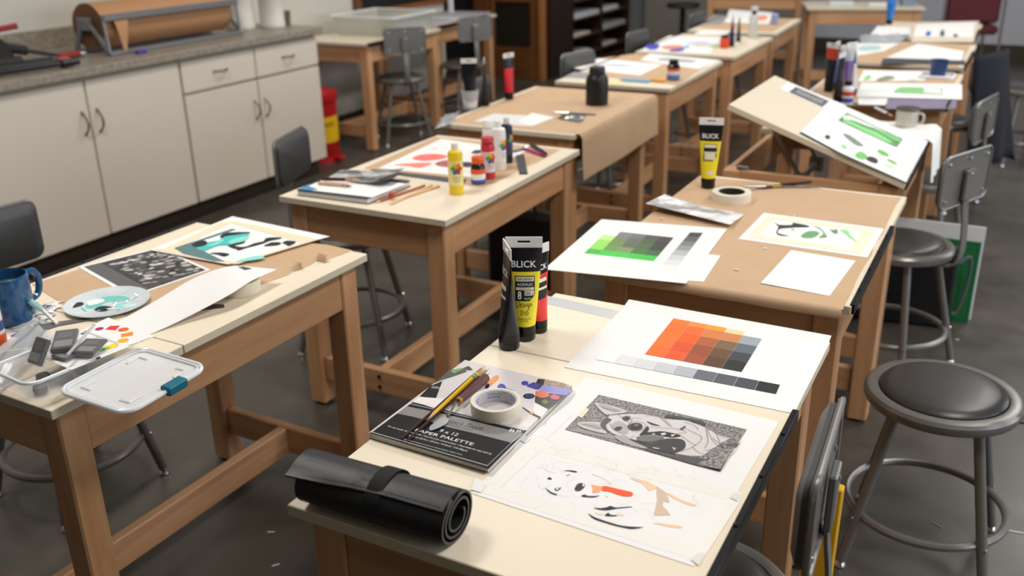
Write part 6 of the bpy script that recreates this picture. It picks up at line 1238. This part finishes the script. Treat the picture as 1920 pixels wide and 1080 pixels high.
# ------------------------------------------------------------------ left row, farther tables
ribbon_sheet('kraft_sheet', 'brown paper on the table with the orange and black bottle', 'paper', [(-1.3481,4.2326),(-1.2041,4.5353),(-0.6734,4.441),(-0.6505,3.9402),(-0.6242,3.6098),(-0.8972,3.6684),(-1.1648,3.7415)], 0.0003, KRAFT)
e1 = sheet('watercolour_sheet', 'white sheet with a pale blue wash behind the black jar', 'paper', [(-1.3097,3.8993),(-0.8939,3.81),(-0.9102,4.2011),(-1.3286,4.284)], 0.0012); patch(e1, [(-1.2305,4.0546),(-1.0602,4.0436),(-1.0588,4.1195),(-1.2147,4.112)], e1.location.z, col((196, 208, 224)), 'brush_stroke', 2)
e2 = sheet('watercolour_sheet', 'wide white sheet with grey streaks beyond the orange and black bottle', 'paper', [(-1.0788,4.295),(-0.6753,4.1074),(-0.6576,4.4522),(-1.1211,4.5598)], 0.0018); patch(e2, [(-0.9875,4.329),(-0.7826,4.3005),(-0.7924,4.4019),(-0.9796,4.4411)], e2.location.z, col((176, 178, 180)), 'brush_stroke', 2)
sheet('grey_print', 'grey printed sheet at the near left corner behind the black jar', 'paper', [(-1.2397,3.6133),(-1.1142,3.6269),(-1.0738,3.7766),(-1.2595,3.798)], 0.0012, mat('grey_news', (170, 170, 172), 0.7, noise=((120, 120, 122), 40.0)))
o = MB().cbox(-0.075, 0.075, -0.022, 0.022, 0, 0.012, 0.003).build('paint_set', col((128, 180, 214)), None, (*(-0.8502,3.6358), TOP + 0.001)); o.rotation_euler = (0, 0, 0.05); tag(o, 'light blue paint set near the orange and black bottle', 'paint set')
o = MB().cbox(-0.05, 0.05, -0.02, 0.02, 0, 0.014, 0.003).build('sponge', col((232, 168, 60)), None, (*(-0.7591,3.6716), TOP + 0.001)); tag(o, 'orange yellow sponge at the table edge left of the small bottle', 'sponge')
sheet('yellow_note', 'pale yellow note left of the light blue paint set', 'paper', [(-0.9492,3.5139),(-0.8696,3.5128),(-0.9054,3.6311),(-0.9833,3.6519)], 0.001, col((236, 222, 168)))
lathe_bottle('ink_bottle', 'small dark bottle with orange and blue label on the left row', 'bottle', (-0.6937,3.7479), [('body', [(0.0, 0), (0.03, 0), (0.032, 0.004), (0.032, 0.07), (0.024, 0.078), (0.0, 0.078)], mat('dark_ink_glass', (34, 26, 30))), ('label', [(0.0322, 0.006), (0.0324, 0.006), (0.0324, 0.028), (0.0322, 0.028)], col((90, 120, 176))), ('label', [(0.0322, 0.028), (0.0324, 0.028), (0.0324, 0.046), (0.0322, 0.046)], col((214, 216, 226))), ('label', [(0.0322, 0.046), (0.0324, 0.046), (0.0324, 0.06), (0.0322, 0.06)], col((214, 80, 50))), ('cap', [(0.0, 0.078), (0.024, 0.078), (0.023, 0.098), (0.0, 0.099)], BLACKP)])
f1 = sheet('colour_sketch', 'large white sheet with purple, yellow and green sketching', 'paper', [(-1.2227,4.6724),(-0.793,4.6799),(-0.9353,5.4057),(-1.2886,5.3941)], 0.0012)
for q, c in (([(-1.2657,4.8781),(-1.251,4.9823),(-1.1904,4.9376),(-1.1422,4.7323),(-1.1937,4.7322)], (74, 74, 190)), ([(-1.162,4.8827),(-1.1047,4.9681),(-1.031,4.9295),(-1.0273,4.7923),(-1.0952,4.7678)], (226, 140, 120)), ([(-1.0611,4.7432),(-1.0083,4.8614),(-0.9735,4.7324),(-1.0237,4.6841)], (60, 66, 180)), ([(-1.0349,4.9281),(-1.0232,4.9971),(-0.978,4.8723),(-1.0027,4.8447)], (120, 196, 226)), ([(-1.0822,5.1094),(-1.0031,5.1919),(-0.9063,5.1044),(-0.956,4.9885)], (216, 204, 228)), ([(-0.9944,4.9748),(-0.9113,5.0369),(-0.9072,4.9419)], (222, 224, 160)), ([(-0.9023,5.0077),(-0.8675,5.1182),(-0.8334,5.0322),(-0.8617,4.9582)], (150, 206, 150))): patch(f1, q, f1.location.z, col(c), 'brush_stroke', 2)
sheet('blank_sheet', 'white sheet at the far end of the table with the orange jar', 'paper', [(-1.1649,5.5272),(-0.9558,5.5683),(-0.9751,5.7629),(-1.1864,5.7724)], 0.001)
lathe_bottle('paint_jar', 'orange red jar beside the dark blue tubes on the left row', 'jar', (-0.7838,4.9547), [('body', [(0.0, 0), (0.026, 0), (0.028, 0.004), (0.028, 0.052), (0.022, 0.06), (0.0, 0.06)], col((218, 74, 40), 0.35)), ('lid', [(0.0, 0.06), (0.023, 0.06), (0.022, 0.072), (0.0, 0.073)], BLACKP)])
paint_tube('dark blue paint tube right of the orange jar', (-0.7644,5.0376), 100, (36, 34, 92), 0.88, detail=0, z=0.001, band=(30, 28, 70))
paint_tube('slate coloured paint tube behind the dark blue one', (-0.7853,5.2683), 95, (56, 62, 84), 0.72, detail=0, z=0.001)
lathe_bottle('spray_bottle', 'tall clear bottle with dark neck and white top on the left row', 'bottle', (-0.7482,5.4776), [('body', [(0.0, 0), (0.028, 0), (0.03, 0.004), (0.03, 0.13), (0.014, 0.15), (0.0, 0.15)], mat('cloudy_bottle', (214, 216, 210), 0.2, alpha=0.6)), ('neck', cyl(0.017, 0.15, 0.172), BLACKP), ('top', [(0.0, 0.172), (0.024, 0.172), (0.024, 0.196), (0.0, 0.198)], col((206, 208, 216)))])
ribbon_sheet('kraft_sheet', 'brown paper on the farthest table of the left row', 'paper', [(-1.2468,5.9017),(-1.3461,6.6883),(-0.7437,6.6398),(-0.6973,5.8251),(-0.881,5.8264)], 0.0003, KRAFT)
g1 = sheet('orange_study', 'white sheet with an orange patch on the farthest table of the left row', 'paper', [(-1.1708,6.2788),(-0.8376,6.243),(-0.9872,7.0496),(-1.3929,7.1931)], 0.001); patch(g1, [(-0.9789,6.4891),(-0.9196,6.508),(-0.9846,6.8004),(-1.0463,6.7813)], g1.location.z, col((244, 162, 120)), 'brush_stroke', 2)
sheet('grey_print', 'grey printed papers on the farthest table of the left row', 'paper', [(-1.2952,6.1297),(-1.1517,6.1054),(-1.2639,6.7138),(-1.3964,6.7553)], 0.001, mat('grey_news', (170, 170, 172)))
lathe_bottle('ink_bottle', 'small blue grey bottle on the farthest table of the left row', 'bottle', (-0.7949,6.2569), [('body', [(0.0, 0), (0.024, 0), (0.026, 0.004), (0.026, 0.07), (0.015, 0.08), (0.0, 0.08)], col((150, 160, 200), 0.3)), ('cap', cyl(0.016, 0.08, 0.105), col((70, 70, 80)))])
# wall tables
t = thing('plastic_tub', 'clear plastic storage tub on the wall table', 'tub', (-3.3, 4.95, TOP + 0.001))
a_ = 0.26; MBt = shell(0.48, 0.5, 0.54, 0.56, 0, 0.13, 0.03); MBt.build('tub', mat('tub_clear', (206, 208, 198), 0.15, alpha=0.45), t)
MB().tube([(p[0], p[1], 0.13) for p in rrect(0.56, 0.58, 0.04, 5)], 0.007, 8, closed=True).build('rim', mat('frosted_rim', (244, 246, 248), 0.2, alpha=0.75), t)
o = MB().cbox(-0.05, 0.05, -0.03, 0.03, 0, 0.05, 0.006).build('paint_box', col((120, 150, 190)), None, (-3.18, 4.83, TOP + 0.0035)); tag(o, 'small blue packet inside the clear storage tub', 'packet')
for i, (y, a, c) in enumerate(((5.55, 0.1, (188, 188, 192)), (5.85, -0.12, (206, 206, 210)), (6.1, 0.06, (170, 170, 176)))):
    o = MB().cbox(-0.21, 0.21, -0.15, 0.15, 0, 0.006, 0.001).build('newsprint_pad', col(c), None, (-3.38 + 0.02 * i, y, TOP + 0.001 + 0.0065 * i)); o.rotation_euler = (0, 0, a); tag(o, ('mid grey pad of sheets at the near end', 'pale grey pad of sheets in the middle', 'darker grey pad of sheets at the far end')[i] + ' of the wall table', 'pad')
o = MB().cbox(-0.02, 0.02, -0.01, 0.01, 0, 0.5, 0.003).build('white_post', PAPER2, None, (-3.45, 6.12, TOP + 0.0145)); tag(o, 'white upright strip in front of the black board', 'strip')
# red and yellow bin
t = thing('waste_can', 'red oily waste can with yellow band beside the white cabinets', 'bin', (-3.27, 4.06, 0.0))
RED = col((176, 20, 26), 0.4)
MB().lathe([(0.0, 0.03), (0.135, 0.03), (0.14, 0.04), (0.14, 0.4), (0.0, 0.4)], 32).build('body', RED, t); MB().lathe([(0.1403, 0.13), (0.1408, 0.13), (0.1408, 0.3), (0.1403, 0.3)], 32).build('yellow_band', col((232, 186, 20), 0.4), t)
MB().lathe([(0.0, 0.4), (0.15, 0.4), (0.153, 0.41), (0.15, 0.45), (0.1, 0.47), (0.0, 0.475)], 32).build('lid', RED, t); MB().lathe([(0.1, 0.0), (0.155, 0.0), (0.15, 0.03), (0.1, 0.03)], 32).build('foot_base', RED, t)
MB().cbox(0.12, 0.2, -0.03, 0.03, 0.02, 0.035, 0.004).build('pedal', RED, t)
for k, s_ in enumerate(('OILY WASTE', 'CAN')):
    lettering(t, s_, lambda u, v: (0.1412 * math.cos(-0.95 + u / 0.1412), 0.1412 * math.sin(-0.95 + u / 0.1412), 0.235 - 0.045 * k + v), 0.14 if k == 0 else 0.06, INK, 0.03, 0.01)

# ------------------------------------------------------------------ on the counter
CT = 0.911
t = thing('paper_roll_cutter', 'grey steel cutter stand with a kraft paper roll on the counter', 'paper cutter', (-3.3, 2.87, CT))
GST = mat('cutter_steel', (132, 134, 138), 0.35, metal=0.5)
L2 = 0.46; ZR = 0.135; RR = 0.112
MB().tube([(0, -L2 + 0.02, ZR), (0, L2 - 0.02, ZR)], RR, 48).build('paper_roll', mat('kraft_roll', (178, 132, 92), 0.65), t)
for s in (-1, 1):
    MB().lathe([(0.04, -0.0008), (RR + 0.0006, -0.0008), (RR + 0.0006, 0.0008), (0.04, 0.0008), (0.04, -0.0008)], 40, cap=False).xform(Matrix.Translation((0, s * (L2 - 0.0185), ZR)) @ Matrix.Rotation(math.radians(90), 4, 'X')).build('roll_end', mat('roll_end_brown', (112, 78, 52), 0.7), t)
MB().tube([(0, -L2 + 0.005, ZR), (0, L2 - 0.005, ZR)], 0.036, 20).build('core', mat('core_dark', (52, 40, 32), 0.7), t)
for s in (-1, 1):
    y = s * L2; mb = MB()
    mb.tube([(0.15, y, 0.012), (0.02, y, ZR + 0.03)], 0.012, 8).tube([(-0.09, y, 0.012), (-0.02, y, ZR + 0.03)], 0.012, 8).cbox(-0.05, 0.05, y - 0.008, y + 0.008, ZR - 0.02, ZR + 0.045, 0.004).tube([(0.15, y, 0.012), (0.135, y, 0.175)], 0.008, 8)
    mb.build('side_frame', GST, t)
MB().cbox(0.135, 0.165, -L2 - 0.01, L2 + 0.01, 0.0, 0.02, 0.003).build('base_rail', GST, t); MB().cbox(-0.1, -0.08, -L2 - 0.01, L2 + 0.01, 0.0, 0.02, 0.003).build('base_rail', GST, t)
MB().cbox(0.125, 0.15, -L2 - 0.005, L2 + 0.005, 0.165, 0.195, 0.003).build('cutter_bar', GST, t)
def tear(u, v): w = lerp(0.09, 0.012, v); return (lerp(0.137, 0.17, v) + 0.004 * math.sin(5 * v), -0.355 - 0.02 * v + (u - 0.5) * w, lerp(0.175, 0.004, v))
MB().grid(tear, 4, 8, 0.0006).build('torn_end', mat('kraft_roll', (178, 132, 92)), t)
o = MB().cbox(-0.014, 0.014, -0.03, 0.03, 0, 0.016, 0.003).build('crayon_box', col((72, 58, 150)), None, (-3.08, 2.54, CT)); tag(o, 'small purple block at the foot of the paper roll cutter', 'block')
WJ = mat('jug_white', (214, 208, 198), 0.4)
for i, (x, y, r, h) in enumerate(((-3.33, 3.53, 0.085, 0.28), (-3.2, 3.66, 0.075, 0.26))):
    lathe_bottle('white_canister', ('larger white plastic jug right behind the paper roll cutter', 'white plastic jug at the end of the counter')[i], 'jug', (x, y), [('body', [(0.0, 0), (r * 0.96, 0), (r, 0.006), (r, 0.03), (r * 0.97, 0.034), (r * 0.97, h - 0.07), (r, h - 0.066), (r, h - 0.05), (r * 0.6, h - 0.01), (0.0, h - 0.01)], WJ), ('lid', [(0.0, h - 0.01), (r * 0.55, h - 0.01), (r * 0.55, h + 0.02), (0.0, h + 0.022)], WJ)], 0.0, base=CT)
lathe_bottle('dark_pot', 'dark ribbed pot at the far end of the counter', 'pot', (-3.2, 3.775), [('body', [(0.0, 0), (0.03, 0), (0.036, 0.085), (0.033, 0.085), (0.028, 0.006), (0.0, 0.006)], mat('pot_brown', (96, 84, 74), 0.6))], 0.0, base=CT)
# hand tools heaped at the left end
REDH = col((150, 36, 34), 0.4); DKT = mat('tool_steel', (44, 43, 44), 0.4, metal=0.6)
def tool(label, name, cat, A, B, z0, z1, segs):
    d = Vector((B[0] - A[0], B[1] - A[1], z1 - z0)); t = thing(name, label, cat, (A[0], A[1], CT))
    for nm, f0, f1, r0, r1, m in segs:
        P = [Vector((0, 0, z0)) + d * lerp(f0, f1, i / 4) for i in range(5)]; MB().tube(P, [lerp(r0, r1, i / 4) for i in range(5)], 10).build(nm, m, t)
tool('screwdriver with red handle beside the paper roll cutter', 'screwdriver', 'screwdriver', (-3.27, 2.36), (-3.35, 2.12), 0.017, 0.012, [('tip', 0, 0.12, 0.011, 0.013, CHROME), ('handle', 0.1, 0.5, 0.016, 0.014, REDH), ('shaft', 0.5, 1, 0.004, 0.004, CHROME)])
tool('pliers with red grip standing highest in the tool heap', 'pliers', 'pliers', (-3.36, 1.78), (-3.3, 2.04), 0.155, 0.18, [('grip', 0.35, 1, 0.012, 0.014, REDH), ('jaw', 0, 0.35, 0.01, 0.012, DKT)])
tool('black handled tool lying across the heap', 'hand_tool', 'tool', (-3.2, 1.75), (-3.17, 2.1), 0.035, 0.031, [('grip', 0.0, 0.55, 0.034, 0.03, mat('black_rubber', (28, 27, 28), 0.6)), ('shank', 0.55, 1, 0.012, 0.01, DKT)])
tool('steel wrench at the bottom of the tool heap', 'wrench', 'wrench', (-3.08, 1.7), (-3.02, 2.12), 0.0215, 0.0215, [('shaft', 0, 0.8, 0.014, 0.012, DKT), ('head', 0.8, 1, 0.02, 0.014, DKT)])
tool('dark clamp bar in the middle of the tool heap', 'clamp', 'clamp', (-3.16, 1.7), (-3.1, 2.14), 0.0215, 0.0215, [('bar', 0, 1, 0.02, 0.014, DKT), ('red_pad', 0.85, 0.97, 0.0212, 0.0212, REDH)])
tool('long black grip tool at the back of the tool heap', 'hand_tool', 'tool', (-3.38, 1.84), (-3.31, 2.26), 0.13, 0.012, [('grip', 0, 0.6, 0.026, 0.022, mat('black_rubber', (28, 27, 28))), ('shank', 0.6, 1, 0.01, 0.008, DKT)])
random.seed(31)
def pouch(u, v):
    th = 2 * math.pi * u; ph = math.pi / 2 * v; k = 1 + 0.07 * math.sin(3 * th + 4 * v) + 0.04 * math.sin(7 * th - 3 * v)
    return (0.13 * k * math.cos(th) * math.cos(ph) ** 0.6, 0.24 * k * math.sin(th) * math.cos(ph) ** 0.6, 0.145 * math.sin(ph) * (1 + 0.06 * math.sin(5 * th)))
o = MB().grid(pouch, 30, 9).build('tool_pouch', mat('black_canvas', (26, 25, 25), 0.8, bump=0.3, bscale=200), None, (-3.36, 1.8, CT + 0.0005), ang=60); tag(o, 'slumped black canvas tool pouch under the hand tools on the counter', 'tool pouch')
# under the centre tables
t = thing('black_bag', 'black portfolio bag standing under the centre table', 'bag', (-0.8, 2.305, 0.0))
mb = MB().cbox(-0.16, 0.16, -0.03, 0.03, 0.0, 0.44, 0.02); mb.build('bag', PORT, t); MB().tube(smooth_line([(-0.05, 0, 0.43), (-0.04, 0, 0.5), (0.04, 0, 0.5), (0.05, 0, 0.43)], 5), 0.007, 8).build('handle', PORT, t)
# litter on the floor
for i, (p, a, L) in enumerate((((-0.7352,0.6792), 0.5, 0.02), ((-0.829,0.9212), 0.1, 0.016), ((-0.6292,0.5766), 0.9, 0.02), ((0.852,1.5037), -0.5, 0.03), ((1.039,1.5629), 0.1, 0.035), ((0.8,2.7826), 0.3, 0.015))):
    o = MB().cbox(-L / 2, L / 2, -0.002, 0.002, 0, 0.0015, 0.0005).build('floor_scrap', PAPER2 if i != 3 else col((150, 140, 110)), None, (p[0], p[1], 0.0005)); o.rotation_euler = (0, 0, a)
    tag(o, ('white paper sliver on the dark floor left of the nearest table', 'tiny white sliver on the floor behind the brush roll', 'white sliver lowest on the dark floor', 'straw coloured sliver on the floor under the lone stool', 'long pale sliver on the floor right of the lone stool', 'white crumb on the floor beside the green cutting mat')[i], 'scrap', 'litter on the floor')
